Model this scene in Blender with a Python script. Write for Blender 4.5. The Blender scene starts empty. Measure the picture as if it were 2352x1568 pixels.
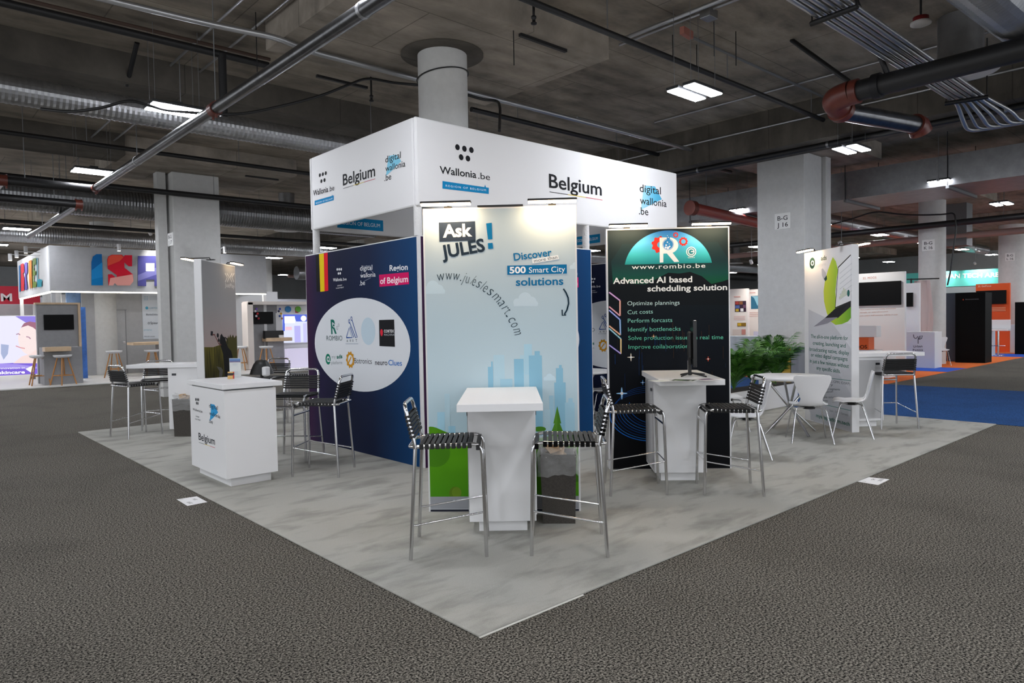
import bpy, bmesh, math, random
import numpy as np
from mathutils import Matrix, Vector
random.seed(7)
PI = math.pi
SC = bpy.context.scene
COL = SC.collection

# ------------------------------------------------------------------ camera
FPX = 1603.1                      # focal length in pixels of a 2352 px wide frame
CAM = np.array([-2.109, -2.614, 1.54])
def _rot(yaw, pitch, roll):
    cy, sy = math.cos(yaw), math.sin(yaw)
    right = np.array([cy, sy, 0.]); fwd = np.array([-sy, cy, 0.]); up = np.array([0, 0, 1.])
    cp, sp = math.cos(pitch), math.sin(pitch)
    f2 = fwd*cp-up*sp; u2 = up*cp+fwd*sp
    cr, sr = math.cos(roll), math.sin(roll)
    r3 = right*cr+u2*sr; u3 = -right*sr+u2*cr
    return np.stack([r3, -u3, f2])
RC = _rot(-0.735018632, 0.0302289509, -0.0179487376)
cd = bpy.data.cameras.new('camera'); cam = bpy.data.objects.new('camera', cd); COL.objects.link(cam)
cd.sensor_fit = 'HORIZONTAL'; cd.sensor_width = 36.0; cd.lens = FPX/2352*36.0
cd.clip_start = 0.05; cd.clip_end = 400
r = RC
cam.matrix_world = Matrix(((r[0][0], -r[1][0], -r[2][0], CAM[0]), (r[0][1], -r[1][1], -r[2][1], CAM[1]), (r[0][2], -r[1][2], -r[2][2], CAM[2]), (0, 0, 0, 1)))
SC.camera = cam

# ------------------------------------------------------------------ world, exposure
W = bpy.data.worlds.new('hall_world'); SC.world = W; W.use_nodes = True
W.node_tree.nodes['Background'].inputs[0].default_value = (0.93, 0.96, 1.0, 1)
W.node_tree.nodes['Background'].inputs[1].default_value = 1.3  # added ambient fill, enters where the hall is left open behind the camera
SC.view_settings.view_transform = 'Standard'; SC.view_settings.look = 'None'
SC.view_settings.gamma = 1.0; SC.view_settings.use_curve_mapping = False
SC.view_settings.exposure = 0.0
SC.cycles.use_denoising = True
SC.cycles.max_bounces = 6; SC.cycles.diffuse_bounces = 3; SC.cycles.glossy_bounces = 3
SC.cycles.transmission_bounces = 4; SC.cycles.transparent_max_bounces = 6
SC.cycles.caustics_reflective = False; SC.cycles.caustics_refractive = False
SC.cycles.sample_clamp_indirect = 4.0
LIGHT_E = 92.0                    # strength of the ceiling lamps' strips
BAR_E = 60.0                      # strength of the clip-on banner lamps

# ------------------------------------------------------------------ measuring helpers (pixel of the photo -> real place)
def ray(u, v): return RC.T @ np.array([(u-1176)/FPX, (v-784)/FPX, 1.0])
def gp(u, v, z=0.0):
    d = ray(u, v); t = (z-CAM[2])/d[2]; p = CAM+d*t
    return Vector((float(p[0]), float(p[1]), float(p[2])))
def gx(u, v, x):                  # on the plane of constant x
    d = ray(u, v); t = (x-CAM[0])/d[0]; return Vector([float(q) for q in CAM+d*t])
def gy(u, v, y):
    d = ray(u, v); t = (y-CAM[1])/d[1]; return Vector([float(q) for q in CAM+d*t])

# ------------------------------------------------------------------ materials
def lin(h):
    if not isinstance(h, str): return tuple(h)
    h = h.lstrip('#'); c = [int(h[i:i+2], 16)/255 for i in (0, 2, 4)]
    return tuple((x/12.92 if x <= 0.04045 else ((x+0.055)/1.055)**2.4) for x in c)
_M = {}
def mat(name, col='#cccccc', rough=0.5, metal=0.0, emit=None, es=1.0, var=0.0, vscale=6.0, bump=0.0, bscale=60.0, alpha=1.0, spec=0.5):
    if name in _M: return _M[name]
    m = bpy.data.materials.new(name); m.use_nodes = True; nt = m.node_tree; b = nt.nodes['Principled BSDF']
    c = (*lin(col), 1)
    b.inputs['Base Color'].default_value = c; b.inputs['Roughness'].default_value = rough; b.inputs['Metallic'].default_value = metal
    b.inputs['Specular IOR Level'].default_value = spec
    if alpha < 1: b.inputs['Alpha'].default_value = alpha
    if emit: b.inputs['Emission Color'].default_value = (*lin(emit), 1); b.inputs['Emission Strength'].default_value = es
    if var > 0 or bump > 0:
        tc = nt.nodes.new('ShaderNodeTexCoord')
    if var > 0:
        n = nt.nodes.new('ShaderNodeTexNoise'); n.inputs['Scale'].default_value = vscale; n.inputs['Detail'].default_value = 5; n.inputs['Roughness'].default_value = 0.65
        nt.links.new(tc.outputs['Object'], n.inputs['Vector'])
        rp = nt.nodes.new('ShaderNodeValToRGB'); rp.color_ramp.elements[0].position = 0.3; rp.color_ramp.elements[1].position = 0.7
        k = lin(col); rp.color_ramp.elements[0].color = (*[x*(1-var) for x in k], 1); rp.color_ramp.elements[1].color = (*[min(1, x*(1+var)) for x in k], 1)
        nt.links.new(n.outputs['Fac'], rp.inputs[0]); nt.links.new(rp.outputs[0], b.inputs['Base Color'])
    if bump > 0:
        n2 = nt.nodes.new('ShaderNodeTexNoise'); n2.inputs['Scale'].default_value = bscale; n2.inputs['Detail'].default_value = 3
        nt.links.new(tc.outputs['Object'], n2.inputs['Vector'])
        bp = nt.nodes.new('ShaderNodeBump'); bp.inputs['Strength'].default_value = bump; bp.inputs['Distance'].default_value = 0.01
        nt.links.new(n2.outputs['Fac'], bp.inputs['Height']); nt.links.new(bp.outputs[0], b.inputs['Normal'])
    _M[name] = m
    return m
def ink(h, es=0.0):               # flat printing ink
    return mat('ink_'+h.lstrip('#')+('_lit' if es else ''), h, 0.65, emit=h if es else None, es=es, spec=0.12)
def ramp_mat(name, stops, axis='v', scale=1.0, rough=0.55, noise=0.0, nscale=(1, 1), emit=0.0):
    """printed gradient along the u or v coordinate (metres) of the print's UV map"""
    if name in _M: return _M[name]
    m = bpy.data.materials.new(name); m.use_nodes = True; nt = m.node_tree; b = nt.nodes['Principled BSDF']
    uv = nt.nodes.new('ShaderNodeUVMap'); sp = nt.nodes.new('ShaderNodeSeparateXYZ'); nt.links.new(uv.outputs[0], sp.inputs[0])
    mp = nt.nodes.new('ShaderNodeMath'); mp.operation = 'DIVIDE'; mp.inputs[1].default_value = scale
    nt.links.new(sp.outputs[0 if axis == 'u' else 1], mp.inputs[0]); src = mp.outputs[0]
    if noise:
        mg = nt.nodes.new('ShaderNodeMapping'); mg.inputs['Scale'].default_value = (nscale[0], nscale[1], 1); nt.links.new(uv.outputs[0], mg.inputs[0])
        n = nt.nodes.new('ShaderNodeTexNoise'); n.inputs['Scale'].default_value = 1.0; n.inputs['Detail'].default_value = 4; nt.links.new(mg.outputs[0], n.inputs['Vector'])
        a = nt.nodes.new('ShaderNodeMath'); a.operation = 'MULTIPLY_ADD'; a.inputs[1].default_value = noise*2; nt.links.new(n.outputs['Fac'], a.inputs[0])
        s2 = nt.nodes.new('ShaderNodeMath'); s2.operation = 'SUBTRACT'; s2.inputs[1].default_value = noise; nt.links.new(src, s2.inputs[0]); nt.links.new(s2.outputs[0], a.inputs[2]); src = a.outputs[0]
    rp = nt.nodes.new('ShaderNodeValToRGB'); el = rp.color_ramp.elements
    el[0].position = stops[0][0]; el[0].color = (*lin(stops[0][1]), 1); el[1].position = stops[-1][0]; el[1].color = (*lin(stops[-1][1]), 1)
    for p, c in stops[1:-1]:
        e = el.new(p); e.color = (*lin(c), 1)
    nt.links.new(src, rp.inputs[0]); nt.links.new(rp.outputs[0], b.inputs['Base Color'])
    b.inputs['Roughness'].default_value = 0.65; b.inputs['Specular IOR Level'].default_value = 0.12
    if emit:
        nt.links.new(rp.outputs[0], b.inputs['Emission Color']); b.inputs['Emission Strength'].default_value = emit
    _M[name] = m
    return m

# ------------------------------------------------------------------ mesh builder
class MB:
    def __init__(s): s.v = []; s.f = []; s.m = []; s.s = []; s.uv = None
    def add(s, vs, fs, mi=0, smooth=False, M=None):
        o = len(s.v)
        s.v += [tuple(M @ Vector(p)) if M is not None else tuple(p) for p in vs]
        for f in fs: s.f.append([i+o for i in f]); s.m.append(mi); s.s.append(smooth)
        return s
    def box(s, lo, hi, mi=0, b=0.0, M=None):
        lo = [min(a, c) for a, c in zip(lo, hi)] if True else lo; hi2 = hi
        x0, y0, z0 = lo; x1, y1, z1 = [max(a, c) for a, c in zip(lo, hi2)]
        if b <= 0:
            vs = [(x0, y0, z0), (x1, y0, z0), (x1, y1, z0), (x0, y1, z0), (x0, y0, z1), (x1, y0, z1), (x1, y1, z1), (x0, y1, z1)]
            return s.add(vs, [(0, 3, 2, 1), (4, 5, 6, 7), (0, 1, 5, 4), (1, 2, 6, 5), (2, 3, 7, 6), (3, 0, 4, 7)], mi, False, M)
        bm = bmesh.new(); bmesh.ops.create_cube(bm, size=1.0)
        for q in bm.verts: q.co = Vector(((x0+x1)/2+q.co.x*(x1-x0), (y0+y1)/2+q.co.y*(y1-y0), (z0+z1)/2+q.co.z*(z1-z0)))
        b = min(b, 0.49*min(x1-x0, y1-y0, z1-z0))
        bmesh.ops.bevel(bm, geom=bm.edges[:], offset=b, segments=2, profile=0.5, affect='EDGES')
        bm.verts.index_update()
        s.add([q.co for q in bm.verts], [[q.index for q in f.verts] for f in bm.faces], mi, False, M); bm.free(); return s
    def tube(s, pts, r, seg=10, mi=0, closed=False, caps=True, M=None, r2=None, smooth=True):
        pts = [Vector(p) for p in pts]; n = len(pts); vs = []; fs = []
        def tan(i):
            if closed: return (pts[(i+1) % n]-pts[i-1]).normalized()
            if i == 0: return (pts[1]-pts[0]).normalized()
            if i == n-1: return (pts[-1]-pts[-2]).normalized()
            return ((pts[i+1]-pts[i]).normalized()+(pts[i]-pts[i-1]).normalized()).normalized()
        t = tan(0); a = Vector((0, 0, 1)) if abs(t.z) < 0.9 else Vector((1, 0, 0)); nrm = (a-t*a.dot(t)).normalized()
        for i in range(n):
            t = tan(i); nrm = (nrm-t*nrm.dot(t)).normalized(); bn = t.cross(nrm)
            rr = r if r2 is None else r+(r2-r)*i/(n-1)
            if callable(rr): rr = rr(i/(n-1))
            for k in range(seg):
                an = 2*PI*k/seg; vs.append(pts[i]+nrm*(rr*math.cos(an))+bn*(rr*math.sin(an)))
        for i in range(n if closed else n-1):
            j = (i+1) % n
            for k in range(seg):
                k2 = (k+1) % seg; fs.append((i*seg+k, i*seg+k2, j*seg+k2, j*seg+k))
        s.add(vs, fs, mi, smooth, M)
        if caps and not closed:
            s.add(vs[:seg], [tuple(reversed(range(seg)))], mi, False, M); s.add(vs[-seg:], [tuple(range(seg))], mi, False, M)
        return s
    def cyl(s, p0, p1, r, seg=12, mi=0, M=None, r2=None): return s.tube([p0, p1], r, seg, mi, M=M, r2=r2)
    def lathe(s, prof, seg=24, mi=0, M=None, smooth=True, cx=0, cy=0):
        vs = []; fs = []; n = len(prof)
        for (rr, z) in prof:
            for k in range(seg): a = 2*PI*k/seg; vs.append((cx+rr*math.cos(a), cy+rr*math.sin(a), z))
        for i in range(n-1):
            for k in range(seg):
                k2 = (k+1) % seg; fs.append((i*seg+k, i*seg+k2, (i+1)*seg+k2, (i+1)*seg+k))
        s.add(vs, fs, mi, smooth, M)
        if prof[0][0] > 1e-4: s.add(vs[:seg], [tuple(reversed(range(seg)))], mi, False, M)
        if prof[-1][0] > 1e-4: s.add(vs[-seg:], [tuple(range(seg))], mi, False, M)
        return s
    def prism(s, poly, z0, z1, mi=0, M=None):
        n = len(poly); vs = [(x, y, z0) for x, y in poly]+[(x, y, z1) for x, y in poly]
        fs = [tuple(reversed(range(n))), tuple(range(n, 2*n))]+[(i, (i+1) % n, n+(i+1) % n, n+i) for i in range(n)]
        return s.add(vs, fs, mi, False, M)
    def grid(s, P, mi=0, smooth=True, M=None):
        """P[i][j] points"""
        h = len(P); w = len(P[0]); vs = [p for row in P for p in row]
        return s.add(vs, [(i*w+j, i*w+j+1, (i+1)*w+j+1, (i+1)*w+j) for i in range(h-1) for j in range(w-1)], mi, smooth, M)
    def obj(s, name, mats, parent=None, M=None, recalc=False):
        me = bpy.data.meshes.new(name); me.from_pydata(s.v, [], s.f)
        for m in (mats if isinstance(mats, (list, tuple)) else [mats]): me.materials.append(m)
        me.polygons.foreach_set('material_index', s.m); me.polygons.foreach_set('use_smooth', s.s)
        if s.uv: 
            l = me.uv_layers.new(name='UVMap'); arr = np.array([s.uv[lo.vertex_index] for lo in me.loops], dtype=np.float32).ravel(); l.data.foreach_set('uv', arr)
        if recalc:
            bm = bmesh.new(); bm.from_mesh(me); bmesh.ops.recalc_face_normals(bm, faces=bm.faces[:]); bm.to_mesh(me); bm.free()
        me.update()
        o = bpy.data.objects.new(name, me); COL.objects.link(o)
        if parent is not None: o.parent = parent
        if M is not None: o.matrix_local = M
        return o
def Rz(a, loc=(0, 0, 0)): return Matrix.Translation(loc) @ Matrix.Rotation(a, 4, 'Z')
def fillet(pts, r, n=5):
    pts = [Vector(p) for p in pts]; out = [pts[0]]
    for i in range(1, len(pts)-1):
        a, b, c = pts[i-1], pts[i], pts[i+1]; d1 = (a-b); d2 = (c-b); l = min(r, d1.length*0.48, d2.length*0.48)
        p = b+d1.normalized()*l; q = b+d2.normalized()*l
        for k in range(n+1):
            t = k/n; out.append(p*(1-t)**2+b*(2*t*(1-t))+q*t*t)
    out.append(pts[-1]); return out
def tag(o, label, cat, group=None, kind=None):
    o['label'] = label; o['category'] = cat
    if group: o['group'] = group
    if kind: o['kind'] = kind
    return o
def thing(name, label, cat, loc=(0, 0, 0), rz=0.0, group=None):
    o = bpy.data.objects.new(name, None); COL.objects.link(o); o.location = loc; o.rotation_euler = (0, 0, rz); o.empty_display_size = 0.2
    return tag(o, label, cat, group)
def struct(o, label, cat='room'):
    o['kind'] = 'structure'; return tag(o, label, cat)
def copy_thing(o, loc, rz, label, group=None, parent=None):
    c = o.copy(); COL.objects.link(c)
    if parent is not None: c.parent = parent
    else:
        c.location = loc; c.rotation_euler = (0, 0, rz); c['label'] = label
        if group: c['group'] = group
    for ch in o.children: copy_thing(ch, None, None, None, None, c)
    return c

# ------------------------------------------------------------------ flat printed graphics
_T = {}
def text_mesh(s, bold=0.0, shear=0.0, space=1.0):
    k = (s, bold, shear, space)
    if k not in _T:
        c = bpy.data.curves.new('lettering', 'FONT'); c.body = s; c.resolution_u = 3; c.offset = bold; c.shear = shear; c.space_character = space
        o = bpy.data.objects.new('lettering', c); me = o.to_mesh()
        vs = [(v.co.x, v.co.y) for v in me.vertices]; fs = [tuple(p.vertices) for p in me.polygons]
        o.to_mesh_clear(); bpy.data.objects.remove(o); bpy.data.curves.remove(c)
        x0 = min([v[0] for v in vs]+[9e9]); x1 = max([v[0] for v in vs]+[-9e9])
        _T[k] = (vs, fs, x0, x1)
    return _T[k]
CAPH = 0.70
class Print:
    """flat artwork on a plane: origin o, direction u (viewer's left to right), up v, normal n"""
    def __init__(s, o, u, n, up=(0, 0, 1), off=0.0012, step=0.00005, clip=None):
        s.o = Vector(o); s.u = Vector(u).normalized(); s.n = Vector(n).normalized(); s.up = Vector(up).normalized()
        s.mb = MB(); s.mb.uv = []; s.mats = []; s.layer = 0; s.off = off; s.step = step; s.clip = clip
    def px(s, x, y):
        d = Vector([float(q) for q in ray(x, y)]); c = Vector([float(q) for q in CAM]); t = (s.o-c).dot(s.n)/d.dot(s.n); p = c+d*t-s.o
        return (p.dot(s.u), p.dot(s.up))
    def mi(s, m):
        if isinstance(m, str): m = ink(m)
        if m not in s.mats: s.mats.append(m)
        return s.mats.index(m)
    def raw(s, vs, fs, m, layer=None):
        if layer is None: s.layer += 1; layer = s.layer
        d = s.off+s.step*layer; k = s.mi(m)
        s.mb.add([s.o+s.u*a+s.up*b+s.n*d for a, b in vs], fs, k); s.mb.uv += [(a, b) for a, b in vs]
    def poly(s, pts, m, layer=None):
        if s.clip:                 # cut the shape off at the edge of the print
            a0, b0, a1, b1 = s.clip
            for ax, lim, sg in ((0, a0, 1), (0, a1, -1), (1, b0, 1), (1, b1, -1)):
                out = []; n = len(pts)
                for i in range(n):
                    p, q = pts[i-1], pts[i]; dp, dq = (p[ax]-lim)*sg, (q[ax]-lim)*sg
                    if (dp < 0) != (dq < 0):
                        t = dp/(dp-dq); out.append((p[0]+(q[0]-p[0])*t, p[1]+(q[1]-p[1])*t))
                    if dq >= 0: out.append(tuple(q))
                pts = out
                if len(pts) < 3: return
        s.raw(pts, [tuple(range(len(pts)))], m, layer)
    def rect(s, a0, b0, a1, b1, m, layer=None): s.poly([(a0, b0), (a1, b0), (a1, b1), (a0, b1)], m, layer)
    def ell(s, a, b, ra, rb, m, layer=None, n=40, t0=0.0, t1=2*PI): s.poly([(a+ra*math.cos(t0+(t1-t0)*i/n), b+rb*math.sin(t0+(t1-t0)*i/n)) for i in range(n if t1-t0 > 6.28 else n+1)], m, layer)
    def ring(s, a, b, ra, rb, w, m, layer=None, n=40, t0=0.0, t1=2*PI):
        vs = []; 
        for i in range(n+1):
            t = t0+(t1-t0)*i/n; vs += [(a+ra*math.cos(t), b+rb*math.sin(t)), (a+(ra-w)*math.cos(t), b+(rb-w)*math.sin(t))]
        s.raw(vs, [(2*i, 2*i+1, 2*i+3, 2*i+2) for i in range(n)], m, layer)
    def line(s, pts, w, m, layer=None):
        vs = []; n = len(pts)
        for i, p in enumerate(pts):
            q0 = pts[max(0, i-1)]; q1 = pts[min(n-1, i+1)]; dx, dy = q1[0]-q0[0], q1[1]-q0[1]; l = math.hypot(dx, dy) or 1
            ww = w[i] if isinstance(w, (list, tuple)) else w
            vs += [(p[0]-dy/l*ww/2, p[1]+dx/l*ww/2), (p[0]+dy/l*ww/2, p[1]-dx/l*ww/2)]
        s.raw(vs, [(2*i, 2*i+1, 2*i+3, 2*i+2) for i in range(n-1)], m, layer)
    def text(s, t, a0, b0, a1, b1, m, h=None, bold=0.0, shear=0.0, space=1.0, layer=None):
        """baseline from (a0,b0) to (a1,b1) in metres; h = cap height, else proportional"""
        vs, fs, x0, x1 = text_mesh(t, bold, shear, space)
        if not fs: return
        L = math.hypot(a1-a0, b1-b0); sx = L/(x1-x0); sy = sx if h is None else h/CAPH; c, d = (a1-a0)/L, (b1-b0)/L
        s.raw([(a0+(x-x0)*sx*c-y*sy*d, b0+(x-x0)*sx*d+y*sy*c) for x, y in vs], fs, m, layer)
    # the same, placed by measured pixels of the photo
    def P(s, pts): return [s.px(*p) for p in pts]
    def ptext(s, t, x0, y0, x1, y1, m, h=None, **k):
        a = s.px(x0, y0); b = s.px(x1, y1); hh = None
        if h: q = s.px(x0, y0-h); hh = abs(q[1]-a[1])
        s.text(t, a[0], a[1], b[0], b[1], m, hh, **k)
    def ppoly(s, pts, m, layer=None): s.poly(s.P(pts), m, layer)
    def prect(s, x0, y0, x1, y1, m, layer=None):
        ym, xm = (y0+y1)/2, (x0+x1)/2; s.rect(s.px(x0, ym)[0], s.px(xm, y1)[1], s.px(x1, ym)[0], s.px(xm, y0)[1], m, layer)
    def pell(s, x, y, rx, ry, m, layer=None, **k):
        a = s.px(x, y); b = s.px(x+rx, y); c = s.px(x, y-ry); s.ell(a[0], a[1], abs(b[0]-a[0]), abs(c[1]-a[1]), m, layer, **k)
    def pline(s, pts, w, m, layer=None): s.line(s.P(pts), w, m, layer)
    def obj(s, name, parent, world_parent=None):
        o = s.mb.obj(name, s.mats)
        if parent is not None:
            o.parent = parent
            bpy.context.view_layer.update() if False else None
            o.matrix_parent_inverse = (Matrix.Translation(parent.location) @ Matrix.Rotation(parent.rotation_euler.z, 4, 'Z')).inverted()
        return o
# ------------------------------------------------------------------ shell of the hall
def carpet_mat(name, dark, light, scale, blotch=0.0, blotch_cols=None, bscale=(1.2, 1.2), thr=(0.42, 0.62), bump=0.2, stretch=True):
    m = bpy.data.materials.new(name); m.use_nodes = True; nt = m.node_tree; b = nt.nodes['Principled BSDF']; L = nt.links.new
    b.inputs['Roughness'].default_value = 0.95; b.inputs['Specular IOR Level'].default_value = 0.1
    tc = nt.nodes.new('ShaderNodeTexCoord')
    n = nt.nodes.new('ShaderNodeTexNoise'); n.inputs['Scale'].default_value = scale; n.inputs['Detail'].default_value = 3; n.inputs['Roughness'].default_value = 0.7
    L(tc.outputs['Object'], n.inputs['Vector'])
    rp = nt.nodes.new('ShaderNodeValToRGB'); rp.color_ramp.elements[0].position = thr[0]; rp.color_ramp.elements[1].position = thr[1]
    rp.color_ramp.elements[0].color = (*lin(dark), 1); rp.color_ramp.elements[1].color = (*lin(light), 1)
    L(n.outputs['Fac'], rp.inputs[0]); out = rp.outputs[0]
    if blotch:
        mg = nt.nodes.new('ShaderNodeMapping'); mg.inputs['Rotation'].default_value = (0, 0, 0.74); mg.inputs['Scale'].default_value = (bscale[0], bscale[1], 1); L(tc.outputs['Object'], mg.inputs[0])
        n2 = nt.nodes.new('ShaderNodeTexNoise'); n2.inputs['Scale'].default_value = 1.0; n2.inputs['Detail'].default_value = 4; n2.inputs['Roughness'].default_value = 0.58; n2.inputs['Distortion'].default_value = 0.25
        L(mg.outputs[0], n2.inputs['Vector'])
        r2 = nt.nodes.new('ShaderNodeValToRGB'); r2.color_ramp.elements[0].position = 0.30; r2.color_ramp.elements[1].position = 0.52
        v = 1-blotch; r2.color_ramp.elements[0].color = (v, v, v, 1); r2.color_ramp.elements[1].color = (1, 1, 1, 1)
        L(n2.outputs['Fac'], r2.inputs[0])
        mx = nt.nodes.new('ShaderNodeMix'); mx.data_type = 'RGBA'; mx.blend_type = 'MULTIPLY'; mx.inputs[0].default_value = 1.0
        L(out, mx.inputs[6]); L(r2.outputs[0], mx.inputs[7]); out = mx.outputs[2]
    L(out, b.inputs['Base Color'])
    bp = nt.nodes.new('ShaderNodeBump'); bp.inputs['Strength'].default_value = bump; bp.inputs['Distance'].default_value = 0.006
    L(n.outputs['Fac'], bp.inputs['Height']); L(bp.outputs[0], b.inputs['Normal'])
    return m
m_aisle = carpet_mat('aisle_carpet', '#0e0d0c', '#a39d92', 92.0, 0.2, None, (0.8, 0.8), (0.42, 0.68))
m_booth = carpet_mat('booth_carpet', '#9b9a93', '#bdbcb4', 260.0, 0.34, None, (1.7, 4.6), (0.3, 0.7), 0.3)
m_blue = carpet_mat('blue_carpet', '#0f2c58', '#33619c', 90.0, 0.15, None, (1.5, 1.5), (0.35, 0.65))
m_orange = mat('orange_carpet', '#e06a12', 0.95, var=0.08, vscale=40)
m_blue2 = mat('bright_blue_carpet', '#0e55c4', 0.95, var=0.08, vscale=40)
def concrete_mat(name, col, var, scale, seam=(1.22, 2.44)):
    """board-marked concrete: clouds, streaks along the boards, thin form seams"""
    m = bpy.data.materials.new(name); m.use_nodes = True; nt = m.node_tree; b = nt.nodes['Principled BSDF']; L = nt.links.new; N = nt.nodes.new
    b.inputs['Roughness'].default_value = 0.85; b.inputs['Specular IOR Level'].default_value = 0.2
    geo = N('ShaderNodeNewGeometry')
    n = N('ShaderNodeTexNoise'); n.inputs['Scale'].default_value = scale; n.inputs['Detail'].default_value = 7; n.inputs['Roughness'].default_value = 0.68; n.inputs['Distortion'].default_value = 0.4
    L(geo.outputs['Position'], n.inputs['Vector'])
    mg = N('ShaderNodeMapping'); mg.inputs['Scale'].default_value = (1.1, 3.2, 1.0); L(geo.outputs['Position'], mg.inputs[0])
    n2 = N('ShaderNodeTexNoise'); n2.inputs['Scale'].default_value = 1.0; n2.inputs['Detail'].default_value = 5; n2.inputs['Roughness'].default_value = 0.6; L(mg.outputs[0], n2.inputs['Vector'])
    a = N('ShaderNodeMath'); a.operation = 'MULTIPLY_ADD'; a.inputs[1].default_value = 0.5; L(n2.outputs['Fac'], a.inputs[0])
    h = N('ShaderNodeMath'); h.operation = 'MULTIPLY'; h.inputs[1].default_value = 0.5; L(n.outputs['Fac'], h.inputs[0]); L(h.outputs[0], a.inputs[2])
    rp = N('ShaderNodeValToRGB'); k = lin(col); e = rp.color_ramp.elements; e[0].position = 0.36; e[1].position = 0.64
    e[0].color = (*[x*(1-var) for x in k], 1); e[1].color = (k[0]*(1+var), k[1]*(1+var*.95), k[2]*(1+var*.9), 1); L(a.outputs[0], rp.inputs[0])
    br = N('ShaderNodeTexBrick'); br.inputs['Scale'].default_value = 1.0; br.inputs['Brick Width'].default_value = seam[1]; br.inputs['Row Height'].default_value = seam[0]; br.inputs['Mortar Size'].default_value = 0.008; br.offset = 0.5
    br.inputs['Color1'].default_value = (1, 1, 1, 1); br.inputs['Color2'].default_value = (.86, .86, .86, 1); br.inputs['Mortar'].default_value = (.45, .45, .45, 1); L(geo.outputs['Position'], br.inputs['Vector'])
    mx = N('ShaderNodeMix'); mx.data_type = 'RGBA'; mx.blend_type = 'MULTIPLY'; mx.inputs[0].default_value = 0.8; L(rp.outputs[0], mx.inputs[6]); L(br.outputs['Color'], mx.inputs[7]); L(mx.outputs[2], b.inputs['Base Color'])
    bp = N('ShaderNodeBump'); bp.inputs['Strength'].default_value = 0.25; bp.inputs['Distance'].default_value = 0.02; L(a.outputs[0], bp.inputs['Height']); L(bp.outputs[0], b.inputs['Normal'])
    return m
m_ceil = concrete_mat('raw_concrete', '#8b8378', 0.5, 0.8)
m_drop = concrete_mat('raw_concrete_panel', '#989086', 0.42, 1.1)
m_col = mat('painted_concrete', '#c9c9c7', 0.8, var=0.05, vscale=9, bump=0.12, bscale=30)
m_white = mat('white_laminate', '#e9e9ea', 0.42)
m_wallw = mat('white_panel', '#e2e2e3', 0.6)
m_dark = mat('dark_metal', '#17171a', 0.5, 0.3)
m_chrome = mat('chrome', '#d8d8da', 0.16, 1.0)
m_galv = mat('galvanised_steel', '#9a9b9d', 0.38, 0.9, var=0.15, vscale=5)
m_zinc = mat('zinc_pipe', '#67686a', 0.28, 0.95, var=0.25, vscale=8)
m_black = mat('black_paint', '#141416', 0.5)
m_rust = mat('red_oxide', '#5e2a20', 0.4, var=0.15, vscale=12)
m_grey = mat('grey_paint', '#6d6e70', 0.6)
m_dkconc = concrete_mat('dark_concrete', '#55514b', 0.4, 1.0)

X0, X1, Y0, Y1, ZC = -9.0, 48.0, -9.0, 48.0, 5.25
m_hall = mat('hall_wall', '#b4b8ba', 0.8, var=.1, vscale=.5)
o = MB().box((X0, Y0, -0.2), (X1, Y1, 0)).obj('floor', m_aisle); struct(o, 'dark speckled grey aisle carpet over the hall floor', 'floor')
o = MB().box((X0, Y0, ZC), (X1, Y1, ZC+0.3)).obj('ceiling', m_ceil); struct(o, 'raw grey concrete slab over the whole hall', 'ceiling')
o = MB().box((X0, Y1, 0), (X1, Y1+0.2, ZC)).obj('wall_back', m_hall); struct(o, 'grey hall wall far behind the left booths', 'wall')
o = MB().box((X1, Y0, 0), (X1+0.2, Y1+0.2, ZC)).obj('wall_right', m_hall); struct(o, 'grey hall wall far behind the right booths', 'wall')
# drop panels of the flat slab, one on every column, on a 30 ft grid
GX, GY, GS = 3.26, 4.54, 9.144
k = 0
for i in range(-1, 5):
    for j in range(-1, 5):
        if i < 0 and j < 1: continue
        x, y = GX+GS*i, GY+GS*j; k += 1
        o = MB().box((x-1.75, y-1.25, 4.9), (x+1.75, y+1.25, ZC)).obj('ceiling_drop_panel', m_drop)
        struct(o, 'thick concrete drop panel on top of a column', 'ceiling'); o['group'] = 'drop panels under the slab'
# columns
def round_column(x, y, r, label, h=4.9):
    b = MB(); b.lathe([(r, 0), (r, h)], 40)
    o = b.obj('column', m_col, M=Matrix.Translation((x, y, 0))); struct(o, label, 'column'); return o
def box_column(x, y, wx, wy, label):
    b = MB().box((-wx/2, -wy/2, 0), (wx/2, wy/2, 4.9), b=0.02)
    o = b.obj('column', m_col, M=Matrix.Translation((x, y, 0))); struct(o, label, 'column'); return o
round_column(GX, GY, 0.31, 'round concrete column rising out of the white fabric header')
o = MB().lathe([(0.31, 4.885), (0.52, 4.885), (0.52, 4.899), (0.31, 4.899)], 40).obj('ceiling_column_collar', m_dkconc, M=Matrix.Translation((GX, GY, 0)))
struct(o, 'dark ring patch in the drop panel around the round column', 'ceiling')
o = MB().tube([(.325*math.cos(2*PI*k/40), .325*math.sin(2*PI*k/40), 4.62+.05*math.cos(2*PI*k/40+.8)) for k in range(40)], .008, 6, closed=True).obj('cable_loop', m_black, M=Matrix.Translation((GX, GY, 0))); tag(o, 'thin black cable looped round the top of the round column', 'cable')
c_left = box_column(GX-0.08, GY+GS+0.2, 1.0, 0.62, 'square painted column behind the left banner')
o = MB().box((-0.09, -0.12, 0), (0.09, 0.12, 4.9)).obj('column', m_col, M=Matrix.Translation((2.53, GY+GS+0.25, 0))); struct(o, 'narrow pilaster beside the square left column', 'column')
c_J = box_column(GX+GS+0.05, GY, 0.8, 1.05, 'square painted column carrying the J 16 sign')
o = MB().box((-0.12, -0.14, 0), (0.12, 0.14, 4.9)).obj('column', m_col, M=Matrix.Translation((GX+GS+0.62, GY-0.45, 0))); struct(o, 'pilaster on the right of the J 16 column', 'column')
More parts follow.
